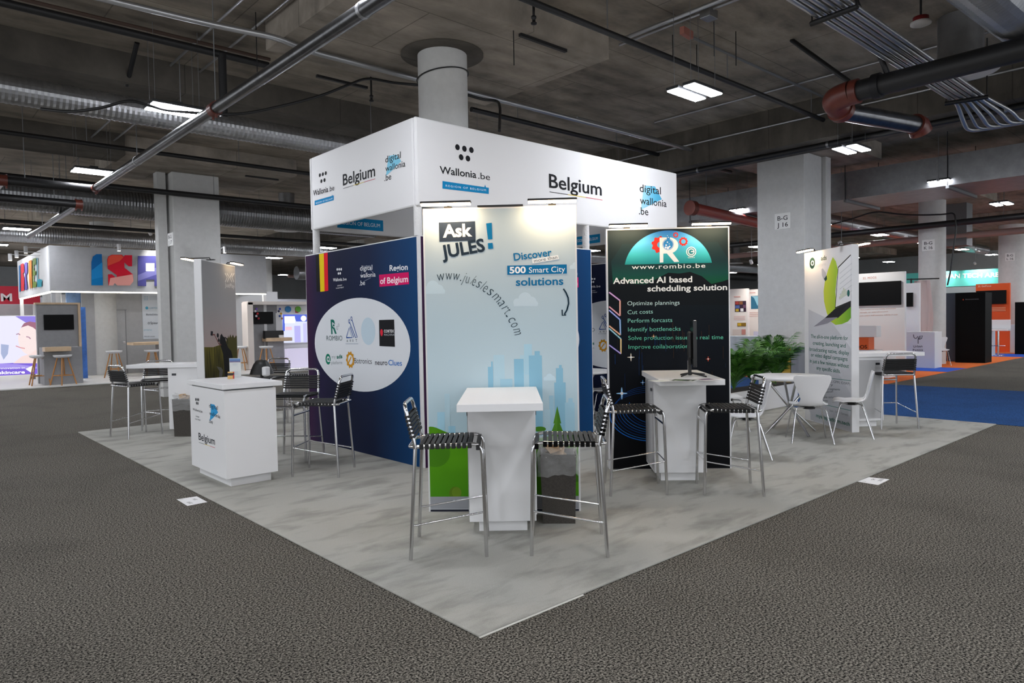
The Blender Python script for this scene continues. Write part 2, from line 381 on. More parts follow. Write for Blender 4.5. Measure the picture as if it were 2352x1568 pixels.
c_K = round_column(GX+2*GS, GY, 0.36, 'round column carrying the K 16 sign')
c_L = round_column(GX+3*GS, GY, 0.42, 'round column carrying the L 16 sign')
round_column(GX, GY+2*GS, 0.34, 'round column behind the booth with the coloured letters')
for i, j in ((1, 1), (2, 1), (1, 2), (2, 2), (0, 3), (1, 3), (3, 1), (3, 2)):
    o = round_column(GX+GS*i, GY+GS*j, 0.34, 'round concrete column standing far back among the booths'); o['group'] = 'far columns'

# carpets laid on the floor
o = MB().box((0, 0, 0.0005), (9.13, 9.3, 0.012), b=0.004).obj('booth_carpet', m_booth); tag(o, 'light grey mottled booth carpet under the white counters', 'carpet')
o = MB().box((9.16, Y0+0.5, 0.0005), (14.1, 10.5, 0.006)).obj('aisle_runner', m_blue); tag(o, 'dark blue aisle carpet right of the light grey booth carpet', 'carpet')
o = MB().box((14.15, 3.2, 0.0005), (46, 6.9, 0.006)).obj('booth_carpet', m_orange); tag(o, 'orange booth carpet under the black panel at the right', 'carpet')
for xa, xb, lb in ((18.3, 19.9, 'bright blue stripe in the orange carpet in front of the leaf logo counter'), (26.2, 28.2, 'bright blue stripe in the orange carpet by the white bar stool')):
    o = MB().box((xa, 3.2, 0.007), (xb, 6.9, 0.009)).obj('carpet_stripe', m_blue2); tag(o, lb, 'carpet')
m_vinyl = mat('white_vinyl', '#dcdad6', 0.5)
o = MB().box((-4, 18.95, 0.0005), (12, 32, 0.04), b=0.01).obj('booth_platform', m_vinyl); tag(o, 'white raised floor of the booth with the big coloured letters', 'platform')
# tape edge on the booth carpet
o = MB().box((0.0, -0.012, 0.0005), (.75, -0.001, 0.004)).obj('carpet_tape', mat('tape', '#d9d7d0', 0.4)); tag(o, 'short pale tape at the front corner of the light grey carpet', 'tape')

# column number signs
def sign(name, x0, y0, x1, y1, l1, l2, plane_x, label):
    a = gx(x0, y1, plane_x); c = gx(x1, y0, plane_x)
    t = thing(name, label, 'sign', (plane_x-0.004, a.y, (a.z+c.z)/2))
    w = a.y-c.y; h = c.z-a.z
    MB().box((-0.006, -w, -h/2), (0.003, 0, h/2), b=0.001).obj('sign_plate', mat('sign_white', '#e4e4e2', 0.5), t)
    p = Print((plane_x-0.0105, a.y, a.z), (0, -1, 0), (-1, 0, 0))
    p.text(l1, w*.18, h*.56, w*.82, h*.56, '#3c3c3e', h*.27, bold=0.01)
    p.text(l2, w*.16, h*.14, w*.84, h*.14, '#3c3c3e', h*.27, bold=0.01)
    p.obj('lettering', t); return t
sign('column_sign', 1780, 487, 1816, 528, 'B-G', 'J 16', GX+GS+0.05-0.4, 'white sign reading B-G J 16 on the square column')
sign('column_sign', 2118, 549, 2147, 577, 'B-G', 'K 16', GX+2*GS-0.37, 'white sign reading B-G K 16 on the round column')
sign('column_sign', 2309, 580, 2331, 600, 'B-G', 'L 16', GX+3*GS-0.43, 'white sign reading B-G L 16 on the far round column')
sign('column_sign', 387, 533, 397, 566, 'B-G', 'J 17', 2.44, 'narrow white number sign on the pilaster by the left column')
# ------------------------------------------------------------------ meeting room with fabric header
m_fab = mat('stretch_fabric', '#e6e6e7', 0.75, bump=0.05, bscale=300)
m_post = mat('wrinkled_fabric', '#e3e3e3', 0.8, bump=0.9, bscale=55)
FX0, FX1, FY0, FY1, FZ0, FZ1 = 2.04, 6.66, 3.40, 5.80, 2.74, 3.66
room = thing('meeting_room_canopy', 'white fabric header box on posts over the booth meeting room', 'canopy', (FX0, FY0, 0))
def side(ax, bx, ay, by, nm):
    b = MB(); b.box((ax-FX0, ay-FY0, FZ0), (bx-FX0, by-FY0, FZ1), b=0.02); return b.obj('fabric_header', m_fab, room)
T_ = 0.05
side(FX0, FX1, FY0, FY0+T_, 'f'); side(FX0, FX0+T_, FY0+T_, FY1-T_, 'l'); side(FX1-T_, FX1, FY0+T_, FY1-T_, 'r'); side(FX0, FX1, FY1-T_, FY1, 'b')
for x, y in ((FX0+.05, FY0+.06), (FX0+.05, FY1-.05), (FX1-.05, FY0+.05), (FX1-.05, FY1-.05), (4.69, FY0+.05)):
    MB().tube([(x-FX0, y-FY0, 2.441), (x-FX0, y-FY0, FZ0+0.01)], 0.045, 14).obj('post', m_post, room)
BLK, BLUE = '#1b1c20', '#1286bd'
def wallonia(p, cx, cy, ink1, dots, name, sub=None, bar=None):
    """dots = list of (x,y,rx,ry); name = (x0,y0,x1,y1,h)"""
    for d in dots: p.pell(d[0], d[1], d[2], d[3], ink1)
    p.ptext('Wallonia.be', *name[:4], ink1, name[4], bold=0.004)
def tri(p, x, ystep, w1, yw): pass
# long right face
p = Print((FX0, FY0, 0), (1, 0, 0), (0, -1, 0), off=0.002)
for x, y in ((1050.5, 338), (1066.5, 341.5), (1082.5, 344.5), (1059, 361), (1074.5, 364)): p.pell(x, y, 5.2, 6.8, BLK)
p.ptext('Wallonia', 1010, 398, 1094, 409, BLK, 17, bold=0.012); p.ptext('.be', 1098, 410, 1125.5, 414, BLK, 15, bold=-0.002)
p.ppoly([(1016, 415.5), (1122.5, 431), (1122.5, 445.5), (1016, 433)], BLUE); p.ppoly([(1112, 429.8), (1114, 424), (1116, 430.3)], BLUE)
p.ptext('REGION OF BELGIUM', 1023.5, 428.5, 1116, 439, '#eef4f8', 4.6, space=1.35)
p.obj('dots_logo', room); p = Print((FX0, FY0, 0), (1, 0, 0), (0, -1, 0), off=0.002)
p.ptext('Belgium', 1261, 430, 1382, 449, BLK, 31.5, bold=0.014)
p.ppoly([(1262, 439.8), (1304, 446), (1304, 447.3), (1262, 441.2)], BLK); p.ppoly([(1304, 446), (1345, 452.5), (1345, 453.8), (1304, 447.3)], '#e3c93a'); p.ppoly([(1345, 452.5), (1383.5, 458.8), (1383.5, 460), (1345, 453.8)], '#c8364a')
p.obj('country_lettering', room); p = Print((FX0, FY0, 0), (1, 0, 0), (0, -1, 0), off=0.002)
p.ppoly([(1481, 426), (1504, 428), (1520, 457.5), (1475, 480), (1470.5, 492), (1477, 440)], ramp_mat('wallonia_blue', [(0.74, '#bfe6ef'), (0.83, '#5db7d9'), (0.9, '#2a9fd2'), (1, '#8fd0e4')], 'u', 4.9))
p.ptext('digital', 1469, 440, 1518, 446.5, BLK, 17.5, bold=0.004); p.ptext('wallonia', 1470, 468, 1531, 475.5, BLK, 17, bold=0.004); p.ptext('.be', 1467.5, 492, 1489, 494.5, BLK, 17, bold=0.004)
p.obj('printed_lettering', room)
# short left face
p = Print((FX0, FY0, 0), (0, -1, 0), (-1, 0, 0), off=0.002)
for x, y in ((735, 402.3), (741.8, 400), (748.5, 397.6), (738.5, 416), (745.5, 413.6)): p.pell(x, y, 2.3, 4.4, BLK)
p.ptext('Wallonia', 720, 450, 754, 440.5, BLK, 13, bold=0.012); p.ptext('.be', 755.5, 440, 768, 436.5, BLK, 12)
p.ppoly([(723, 461), (767, 448.5), (767, 459.5), (723, 471.8)], BLUE); p.ppoly([(762, 450.5), (763.3, 446.5), (764.5, 449.8)], BLUE)
p.ptext('REGION OF BELGIUM', 726, 468.5, 764, 457.5, '#eef4f8', 3.6, space=1.3)
p.obj('dots_logo', room); p = Print((FX0, FY0, 0), (0, -1, 0), (-1, 0, 0), off=0.002)
p.ptext('Belgium', 788, 426, 862, 404, BLK, 25.5, bold=0.014)
p.ppoly([(788.5, 432.5), (812, 425), (812, 426), (788.5, 433.4)], BLK); p.ppoly([(812, 425), (836.5, 417.6), (836.5, 418.6), (812, 426)], '#e3c93a'); p.ppoly([(836.5, 417.6), (862, 410), (862, 411), (836.5, 418.6)], '#c8364a')
p.obj('country_lettering', room); p = Print((FX0, FY0, 0), (0, -1, 0), (-1, 0, 0), off=0.002)
p.ppoly([(893, 358), (911, 355), (922, 370), (900, 392), (887, 404), (889, 385)], ramp_mat('wallonia_blue2', [(-0.9+1, '#57b2da'), (1, '#8ed0e6')], 'v', 4.0))
p.ptext('digital', 885.5, 374, 921, 362.5, BLK, 15, bold=0.004); p.ptext('wallonia', 885.5, 394, 931.5, 382, BLK, 14, bold=0.004); p.ptext('.be', 883.5, 416, 899, 411.5, BLK, 14.5, bold=0.004)
p.obj('printed_lettering', room)
# backs of the header carry the blue tags too (seen from inside)
p = Print((FX0, FY1-T_, 0), (1, 0, 0), (0, -1, 0), off=0.002)
p.rect(0.35, 2.80, 1.05, 2.95, BLUE); p.text('REGION OF BELGIUM', 0.4, 2.85, 1.0, 2.85, '#eef4f8', 0.05)
p.obj('printed_lettering', room)
p = Print((FX1-T_, FY1, 0), (0, -1, 0), (-1, 0, 0), off=0.002)
p.rect(0.35, 2.78, 0.95, 2.92, BLUE); p.text('REGION OF BELGIUM', 0.4, 2.83, 0.9, 2.83, '#eef4f8', 0.045)
p.obj('printed_lettering', room)

# ------------------------------------------------------------------ printed walls of the room
m_navy = ramp_mat('navy_print', [(0.0, '#3b2040'), (0.12, '#241f3f'), (0.35, '#131a35'), (0.62, '#101f40'), (1.0, '#0a4070')], 'u', 2.6)
NW = '#eceef2'
def gear(p, cx, cy, r, w, m, n=10):
    pts = []
    for i in range(n*4):
        a = 2*PI*i/(n*4); rr = r*(1.18 if (i % 4) < 2 else 1.0); pts.append((cx+rr*math.cos(a), cy+rr*math.sin(a)))
    inner = [(cx+(r-w)*math.cos(2*PI*i/(n*4)), cy+(r-w)*math.sin(2*PI*i/(n*4))) for i in range(n*4)]
    vs = []; 
    for a, b in zip(pts, inner): vs += [a, b]
    N = n*4; p.raw(vs, [(2*i, 2*i+1, 2*((i+1) % N)+1, 2*((i+1) % N)) for i in range(N)], m)
REF = Print((2.06, 6.02, 0), (0, -1, 0), (-1, 0, 0))      # the left wall, where the artwork was measured
def navy_art(p, w, t):
    """artwork of the printed walls, width w, 2.44 high; returns the parts"""
    def new():
        q = Print(p.o, p.u, p.n, off=p.off+.0012); q.px = REF.px; return q
    p.rect(0.012, 0.012, w-0.012, 2.428, m_navy); p.obj('printed_graphic', t)
    Z = lambda a: [(700+x/2.9036, 560+y/2.9036) for x, y in a]
    def T(q, s_, x0, y0, x1, y1, m, h=None, **k):
        (a, b), (c, d) = Z([(x0, y0), (x1, y1)]); q.ptext(s_, a, b, c, d, m, h/2.9036 if h else None, **k)
    def E(q, x, y, rx, ry, m, **k): q.pell(700+x/2.9036, 560+y/2.9036, rx/2.9036, ry/2.9036, m, **k)
    q = new(); q.ppoly(Z([(74, 78), (97, 68), (105, 318), (80, 318)]), '#17171a'); q.ppoly(Z([(97, 68), (128, 63), (133, 316), (105, 319)]), '#e6c80f'); q.ppoly(Z([(128, 63), (153, 58), (158, 312), (133, 316)]), '#df1a2c'); q.obj('printed_flag', t)
    q = new()
    for x, y in ((218, 170), (231, 169.5), (244, 169), (226, 197), (238, 196)): E(q, x, y, 5, 8.5, NW, n=16)
    T(q, 'Wallonia', 190, 250, 250, 245.5, NW, 21, bold=.012); T(q, '.be', 252, 245.5, 280, 243, NW, 20)
    T(q, 'EXPORT', 219, 283, 251, 279, NW, 8); T(q, 'INVESTMENT', 210, 300, 262, 293, NW, 8); q.obj('printed_lettering', t)
    q = new()
    T(q, 'digital', 370, 178, 452, 172, NW, 33, bold=.006); T(q, 'wallonia', 372, 226, 473, 217, NW, 31, bold=.006); T(q, '.be', 367, 277, 403, 273, NW, 32, bold=.006)
    for a in (((385, 150), (380, 205)), ((385, 150), (440, 145)), ((432, 168), (458, 190)), ((395, 250), (442, 225))): q.pline(Z(a), .005, '#8f98ab')
    q.obj('printed_lettering', t)
    q = new(); T(q, 'Region', 567, 180, 688, 172, NW, 38, bold=.02); q.ppoly(Z([(497, 206), (694, 188), (697, 268), (500, 286)]), '#d90b63'); T(q, 'of Belgium', 504, 267, 690, 253, '#fbe9f1', 40, bold=.015); q.obj('printed_lettering', t)
    q = new(); a = REF.px(*Z([(68, 668)])[0]); c = REF.px(*Z([(706, 690)])[0]); tp = REF.px(*Z([(372, 358)])[0]); bt = REF.px(*Z([(405, 988)])[0])
    q.ell((a[0]+c[0])/2, (tp[1]+bt[1])/2, (c[0]-a[0])/2, (tp[1]-bt[1])/2, '#dfe3e8', n=64); q.obj('printed_oval', t)
    G1, G2, B1 = '#0c6b5c', '#123f3f', '#1d4f96'; PB = '#dfe3e8'
    def logo(): 
        q_ = new(); q_.off += .001; return q_
    q = logo(); T(q, 'R', 178, 598, 215, 595, G1, 92, bold=.03); E(q, 195, 543, 8, 13, PB); E(q, 195, 543, 5, 8, G1); q.ring(*REF.px(*Z([(218, 560)])[0]), .02, .025, .008, '#9aa5a6'); q.ring(*REF.px(*Z([(228, 541)])[0]), .016, .02, .007, '#9aa5a6')
    T(q, 'ROMBIO', 147, 643, 253, 644, G2, 32, bold=-.008); q.obj('printed_logo', t)
    q = logo(); q.pline(Z([(279, 625), (297, 560), (318, 624), (279, 625)]), .016, B1); q.pline(Z([(300, 520), (340, 624), (352, 624), (316, 505)]), .014, B1); q.pline(Z([(303, 550), (328, 624)]), .014, B1)
    for c_ in ((298, 516), (313, 498)): q.ring(*REF.px(*Z([c_])[0]), .022, .026, .01, B1)
    for i_, ch in enumerate('AWIT'): T(q, ch, 281+20*i_, 655-.7*i_, 281+20*i_+(10 if ch != 'I' else 3), 655-.7*i_, G2, 18)
    q.ppoly(Z([(274, 664), (359, 664), (359, 667), (274, 667)]), '#8c99ad'); q.obj('printed_logo', t)
    q = logo(); E(q, 424, 582, 48, 92, '#c3d6e2'); q.obj('printed_disc', t)
    q = logo(); q.ppoly(Z([(497, 507), (598, 504), (603, 686), (500, 681)]), '#17181c'); E(q, 514, 590, 9, 22, '#d9263c'); q.ppoly(Z([(508, 595), (520, 592), (518, 616), (510, 612)]), '#d9263c')
    T(q, 'CORTEX', 530, 590, 597, 590, '#f0f0f0', 18, bold=.02); T(q, 'MACHINA', 531, 612, 600, 612, '#b9bcc2', 14, space=1.1); q.obj('printed_logo', t)
    q = logo(); E(q, 157, 768, 17, 36, '#0f7d63'); E(q, 158, 768, 9.5, 19, PB); E(q, 158, 768, 5, 10, '#0f7d63'); q.pline(Z([(165, 755), (165, 783), (174, 783)]), .012, PB)
    T(q, 'my', 182, 762, 208, 761, '#9aa3a6', 20); T(q, 'ads', 215, 764, 253, 761, '#0c6b5c', 25, bold=.03); T(q, 'platform', 180, 802, 252, 801, '#9aa3a6', 22); q.obj('printed_logo', t)
    q = logo(); a = REF.px(*Z([(305, 772)])[0]); gear(q, a[0], a[1], .088, .03, '#c98f24', 10); q.pline(Z([(292, 796), (312, 752)]), .02, '#c98f24'); T(q, 'Botronics', 333, 795, 449, 800, '#3d4148', 36); q.obj('printed_logo', t)
    q = logo(); T(q, 'neuro', 471, 806, 553, 808, '#2b2f36', 34, bold=.01); T(q, 'Clues', 560, 808, 650, 812, '#1f6fc0', 36, bold=.01); q.obj('printed_logo', t)
def wall_panel(name, o_, u, n, w, label, art=True, thick=0.06):
    """o_ = viewer's lower left corner of the printed face"""
    o_ = Vector(o_); u = Vector(u); n = Vector(n)
    t = thing(name, label, 'wall panel', o_)
    M = Matrix((( u.x, -n.x, 0, 0), (u.y, -n.y, 0, 0), (0, 0, 1, 0), (0, 0, 0, 1)))
    b = MB(); b.box((0, 0, 0), (w, thick, 2.44), b=0.003, M=M); b.obj('panel_body', m_wallw, t)
    if art:
        navy_art(Print(o_, u, n), w, t)
    return t
wall_panel('graphic_wall', (2.06, 6.02, 0), (0, -1, 0), (-1, 0, 0), 2.58, 'navy printed wall with white oval of logos left of the tall front banner')
wall_panel('graphic_wall', (2.06, 3.395, 0), (1, 0, 0), (0, -1, 0), 2.67, 'navy printed wall standing behind the tall front banner', thick=.042)
wall_panel('graphic_wall', (6.62, 5.95, 0), (0, -1, 0), (-1, 0, 0), 2.50, 'navy printed wall seen in the gap between the two front banners')
wall_panel('back_wall', (2.13, 5.90, 0), (1, 0, 0), (0, -1, 0), 4.48, 'plain white wall closing the back of the meeting room', False)
# strip of purple print at the corner is the start of the front wall

# ------------------------------------------------------------------ free-standing banners
def banner(name, L, R, label, h=2.44, thick=0.10):
    L = Vector((*L, 0)); R = Vector((*R, 0)); u = (R-L).normalized(); n = Vector((u.y, -u.x, 0)); w = (R-L).length
    t = thing(name, label, 'banner', L)
    M = Matrix(((u.x, -n.x, 0, 0), (u.y, -n.y, 0, 0), (0, 0, 1, 0), (0, 0, 0, 1)))
    MB().box((0, 0, 0), (w, thick, h), b=0.004, M=M).obj('panel_body', m_wallw, t)
    return t, Print(L, u, n, clip=(.014, .014, w-.014, h-.014)), u, n, w, M
def lamp_bar(L, u, n, w, a0, a1, label, es=None, z=2.475, out=0.11, back=0.0):
    """clip-on LED bar over the top edge of a banner"""
    t = thing('clip_on_light', label, 'lamp', Vector(L)+u*((a0+a1)/2)+Vector((0, 0, 2.44)))
    M = Matrix(((u.x, -n.x, 0, 0), (u.y, -n.y, 0, 0), (0, 0, 1, 0), (0, 0, 0, 1))); hl = (a1-a0)/2
    MB().box((-hl, -out-0.03, 0.018), (hl, -out+0.03, 0.034), b=0.004, M=M).obj('housing', m_dark, t)
    MB().box((-hl+.006, -out-0.024, 0.004), (hl-.006, -out+0.026, 0.017), M=M).obj('light_strip', mat('warm_led' if es is None else 'cool_led', '#fff0dc', 0.5, emit='#ffdcae', es=es or BAR_E), t)
    MB().tube([M @ Vector((0, -out+.02, .03)), M @ Vector((0, .03, .034)), M @ Vector((0, .05, .0))], 0.008, 8).obj('arm', m_dark, t)
    MB().box((-.03, .0, .001), (.03, .10, .012), M=M).obj('clamp', m_dark, t)
    return t
# --- front banner (sky and skyline)
t_j, p, uj, nj, wj, Mj = banner('printed_banner', (1.119, 1.991), (1.981, 1.129), 'tall pale blue printed banner with city skyline behind the front table')
sky = ramp_mat('sky_print', [(0, '#cfe0e8'), (.30, '#bad5e0'), (.45, '#c6dae2'), (.62, '#bfd2da'), (.8, '#bccbd2'), (1, '#b9c7cc')], 'v', 2.44)
p.rect(.014, .014, wj-.014, 2.426, sky)
def cloud(p, x, y, s, m):
    for dx, dy, rr in ((-18, 2, 9), (0, -6, 15), (15, 0, 11), (24, 5, 6)): p.pell(x+dx*s, y+dy*s, rr*s, rr*s, m, n=24)
    p.prect(x-26*s, y+1*s, x+29*s, y+11*s, m)
cloud(p, 994, 664, .95, '#c9dbe3'); cloud(p, 1206, 692, 1.0, '#ccdce4'); cloud(p, 1322, 612, .5, '#ccdce4')
def tower(x0, y0, x1, y1, m): p.prect(x0, y0, x1, y1, m)
b1, b2, b3 = '#a9d2e4', '#93c5dc', '#bcdae6'
for r_ in ((1135, 815, 1160, 1000, b3), (1196, 815, 1232, 1000, b3), (1204, 790, 1222, 860, '#b4d9e8'), (1122, 842, 1134, 1000, b2), (1128, 830, 1132, 850, b2), (1182, 824, 1204, 1000, b2), (1216, 816, 1246, 1000, b2), (1228, 806, 1240, 830, b2),
           (1278, 845, 1294, 1000, b2), (1284, 838, 1290, 850, b2), (1274, 878, 1300, 1000, b2), (1262, 908, 1272, 1000, b1), (1306, 914, 1316, 1000, b1), (1298, 924, 1320, 1000, b1), (1250, 940, 1264, 1000, b3),
           (1005, 946, 1022, 1000, '#a9d6ea'), (1022, 904, 1034, 1000, b3), (990, 980, 1004, 1000, '#9fd0e6'), (1030, 978, 1046, 1000, '#9fd0e6'), (1150, 870, 1178, 1000, b1)):
    tower(*r_)
cloud(p, 1262, 868, .5, '#d2e8f2')
grass = ramp_mat('grass_print', [(0, '#3b7d12'), (.06, '#4b9016'), (.18, '#5aa014'), (.34, '#4f8f16'), (1, '#4f8f16')], 'v', 2.44)
p.layer += 1; l0 = p.layer
pts = [p.px(986, 1140)]
for i in range(49):
    xx = 980+i*(1334-980)/48; yy = 1003-8*math.sin(i*.137+1.2)-16*math.exp(-((xx-988)/32)**2)
    q = p.px(xx, yy); pts.append((max(.014, min(wj-.014, q[0])), q[1]))
q = p.px(1336, 1140); pts.append((wj-.014, q[1])); pts[0] = (.014, q[1]); p.poly(pts, grass, l0)
def fir(x, ytop, s, m, m2, trunk):
    p.prect(x-5*s, ytop+105*s, x+5*s, ytop+118*s, trunk)
    p.ppoly([(x, ytop), (x+5*s, ytop+22*s), (x+9*s, ytop+40*s), (x+6*s, ytop+40*s), (x+13*s, ytop+58*s), (x+9*s, ytop+58*s), (x+18*s, ytop+78*s), (x+12*s, ytop+78*s), (x+33*s, ytop+107*s), (x, ytop+107*s)], m)
    p.ppoly([(x, ytop), (x, ytop+107*s), (x-33*s, ytop+107*s), (x-12*s, ytop+78*s), (x-18*s, ytop+78*s), (x-9*s, ytop+58*s), (x-13*s, ytop+58*s), (x-6*s, ytop+40*s), (x-9*s, ytop+40*s), (x-5*s, ytop+22*s)], m2)
p.pell(1282, 1047, 38, 3, '#3a7412'); fir(1280, 932, 1.0, '#4d8526', '#5a9430', '#b0632a')
p.pell(1240, 985, 14, 6, '#4f8a2a'); p.pell(1000, 1040, 34, 32, '#4c8a18'); p.pell(1322, 1092, 26, 14, '#3d7614')
p.pell(1046, 1132, 14, 15, '#5b7d1c'); p.pell(1049, 1130, 11, 12, '#6c8d25'); p.prect(1045, 1146, 1047, 1150, '#6a5a2a')
a = p.px(990, 1140); p.rect(.014, .014, wj-.014, a[1], '#9b9ea4'); a = p.px(990, 1168); p.rect(.014, .014, wj-.014, a[1], '#b7b9be'); a = p.px(990, 1182); p.rect(.014, .014, wj-.014, .03, '#2c2f3a')
# lettering
p.ppoly([(1008, 511), (1091, 508), (1092.5, 552), (1009.5, 555)], '#313c4b'); p.ptext('Ask', 1017.5, 544.5, 1085, 541.5, '#f6f0e8', 28, bold=.035)
p.ptext('JULES', 1016.5, 593, 1115, 576, '#22313f', 29, bold=.03)
p.ppoly([(1116.5, 513), (1129.5, 511.5), (1131, 549), (1121, 550)], '#0d74a5'); p.ppoly([(1120.5, 558.5), (1131.5, 557.5), (1133, 571), (1121.5, 572)], '#0d74a5')
p.ptext('Discover', 1181, 598.5, 1268, 587, '#116f9f', 17, bold=.018)
p.ppoly([(1222, 595), (1282, 585.5), (1284, 595), (1223, 605)], '#e9ecec'); p.ptext('more than', 1227, 602.5, 1280, 593.5, '#2b3a48', 7.5)
p.ppoly([(1165, 610), (1301.5, 607), (1302, 628), (1165.5, 631)], '#0d6ea2'); p.ptext('500', 1170.5, 627.5, 1208, 626.5, '#f4f6f6', 14.5, bold=.03); p.ptext('Smart City', 1215, 626.5, 1298, 624, '#f4f6f6', 13)
p.ptext('solutions', 1185, 656, 1294, 653.5, '#116f9f', 18, bold=.02)
s_ = 'www.juleslesmart.com'
arc = [(1006, 646), (1024, 643), (1040, 643), (1056, 645), (1061, 647), (1069, 650), (1079, 652), (1083, 655), (1092, 658), (1102, 664), (1107, 668), (1117, 674), (1129, 683), (1142, 697), (1151, 709), (1157, 719), (1161, 724), (1166, 734), (1172, 746), (1178, 757), (1182, 772)]
cum = arc
for i, ch in enumerate(s_):
    x, y = cum[i]; x2, y2 = cum[i+1]
    a = p.px(x, y); b = p.px(x2, y2); d = math.hypot(b[0]-a[0], b[1]-a[1])
    ws = {'w': .92, 'm': .9, '.': .25, 'j': .45, 'l': .22, 'i': .2}.get(ch, .72)
    if ch == 'l': b = (a[0]+(b[0]-a[0])*.35, a[1]+(b[1]-a[1])*.35)
    elif ch == '.': b = (a[0]+(b[0]-a[0])*.5, a[1]+(b[1]-a[1])*.5)
    else: b = (a[0]+(b[0]-a[0])*ws, a[1]+(b[1]-a[1])*ws)
    p.text(ch, a[0], a[1], b[0], b[1], '#14303f', .088, bold=-.016, shear=.12)
p.pline([(1294, 663), (1300, 672), (1305, 684), (1306, 697), (1302, 712), (1296, 722)], [.011, .012, .012, .012, .012, .011], '#17303f')
p.pline([(1291, 711), (1291.5, 724), (1300, 723)], .01, '#17303f')
p.obj('printed_graphic', t_j)
Lj = Vector((1.119, 1.991, 0))
lamp_bar(Lj, uj, nj, wj, .005, .40, 'warm clip-on light bar over the top left of the tall front banner')
lamp_bar(Lj, uj, nj, wj, .84, 1.22, 'warm clip-on light bar over the top right of the tall front banner')
o = MB().box((.44, -.02, 2.441), (.80, .05, 2.452), M=Mj).obj('mounting_rail', m_dark); o.location = Lj; tag(o, 'small dark mounting rail on top of the tall front banner', 'rail')

# --- dark banner
t_r, p, ur, nr, wr, Mr = banner('printed_banner', (3.33, 1.965), (4.195, 1.10), 'tall black printed banner with green list behind the second front table')
p.rect(.014, .014, wr-.014, 2.426, ramp_mat('night_print', [(0, '#07080c'), (.3, '#0a0d13'), (.55, '#0d131b'), (.72, '#131b20'), (.85, '#1a2a2c'), (1, '#222b2f')], 'v', 2.44))
# mountains with green glow above
gl = ramp_mat('green_glow_print', [(.70, '#12251d'), (.74, '#174527'), (.78, '#15543a'), (.81, '#1a4a43'), (.86, '#1c3437'), (1, '#20292d')], 'v', 2.44)
p.ppoly([(1408, 652), (1404, 600), (1430, 560), (1648, 555), (1676, 600), (1676, 652)], gl)
p.ppoly([(1400, 700), (1400, 655), (1425, 640), (1450, 652), (1480, 655), (1508, 640), (1535, 626), (1560, 628), (1585, 624), (1612, 634), (1634, 652), (1660, 646), (1677, 640), (1677, 700)], '#11161a')
dome = ramp_mat('dome_print', [(.80, '#17544a'), (.84, '#17807a'), (.89, '#3fb2b8'), (.94, '#58aedb'), (1, '#3373bd')], 'v', 2.44)
c = p.px(1535, 622); e = p.px(1637, 622); tp = p.px(1535, 529)
p.poly([(c[0]+(e[0]-c[0])*math.cos(a), c[1]+(tp[1]-c[1])*math.sin(a)) for a in np.linspace(.18, PI-.18, 48)], dome)
RW = '#f3f3ee'
a = p.px(1516, 562); b = p.px(1534, 562); gear(p, a[0], a[1], abs(b[0]-a[0])*.95, .045, '#d8372f', 9)
for x, y, rr in ((1552, 539.5, 5.5), (1569.5, 554.5, 9)):
    a = p.px(x, y); b = p.px(x+rr, y); gear(p, a[0], a[1], b[0]-a[0], (b[0]-a[0])*.42, '#d8372f', 10)
p.ppoly([(1514.8, 545.5), (1523.5, 545.2), (1523.5, 602.3), (1515.3, 602.8)], RW); p.prect(1520, 545.2, 1537, 582, RW); p.pell(1536.5, 563.4, 21.3, 18.4, RW); p.ppoly([(1530, 580), (1543, 578), (1560, 600.8), (1548.5, 601.6)], RW)
p.pell(1534.5, 561, 13, 13, '#3a8ec9'); p.pell(1534.5, 561, 12, 12, RW); p.pell(1534.5, 561, 11.2, 11.2, '#3a8ec9'); p.ppoly([(1531.5, 540), (1538.5, 540), (1538.5, 552), (1531.5, 552)], '#3a8ec9')
for x, y, q in ((1533, 556, 1.5), (1537, 560, 1), (1530, 563, 2), (1538, 566, 2), (1534, 569, 3), (1529, 568, 2), (1535, 545, 1.3), (1533, 541, 1)): p.pell(x, y, q, q, '#eef3f7', n=12)
p.pell(1587.5, 578, 11.5, 11.5, RW); p.pell(1587.5, 578, 9.6, 9.6, '#2c7f88'); p.pell(1587.5, 578, 7.6, 7.6, RW); p.pell(1587.5, 578, 5.6, 5.6, '#2c7f88'); p.prect(1587, 576.5, 1594, 578.5, RW)
p.ptext('Gecko', 1580, 593, 1596, 592, RW, 3)
p.ptext('www.rombio.be', 1451, 618, 1620, 614.5, RW, 10, bold=.006, space=1.15)
p.ptext('Advanced AI based', 1408, 651.5, 1590, 647.5, RW, 13.5, bold=.022); p.ptext('scheduling solution', 1487, 669, 1670, 665.5, RW, 13, bold=.022)
for i, (s_, x1, y0) in enumerate((('Optimize plannings', 1561, 701), ('Cut costs', 1499.5, 721.5), ('Perform forcasts', 1544, 741), ('Identify bottlenecks', 1563, 761), ('Solve production issues in real time', 1661, 780.5), ('Improve collaboration', 1581, 801))):
    p.ptext(s_, 1441+i*.5, y0, x1, y0-2, ['#cfe6e0', '#aedfd0', '#8fd6c0', '#77ceb2', '#6acdab', '#6accaa'][i], 9.5, bold=-.002)
def neon(pts, cols):
    for k in range(len(pts)-1):
        p.pline([pts[k], pts[k+1]], .016, cols[k]); p.pline([pts[k], pts[k+1]], .006, '#f2dfe0')
neon([(1399, 671), (1424, 690), (1424, 725), (1399, 704)], ['#b56fc0', '#e58a66', '#c86a7a'])
neon([(1399, 712), (1424, 734), (1425, 769), (1399, 748)], ['#4f7fe0', '#3d9be0', '#d9892f'])
neon([(1399, 754), (1426, 778), (1426, 812), (1399, 792)], ['#39b6c9', '#d0b23f', '#6a5fd0'])
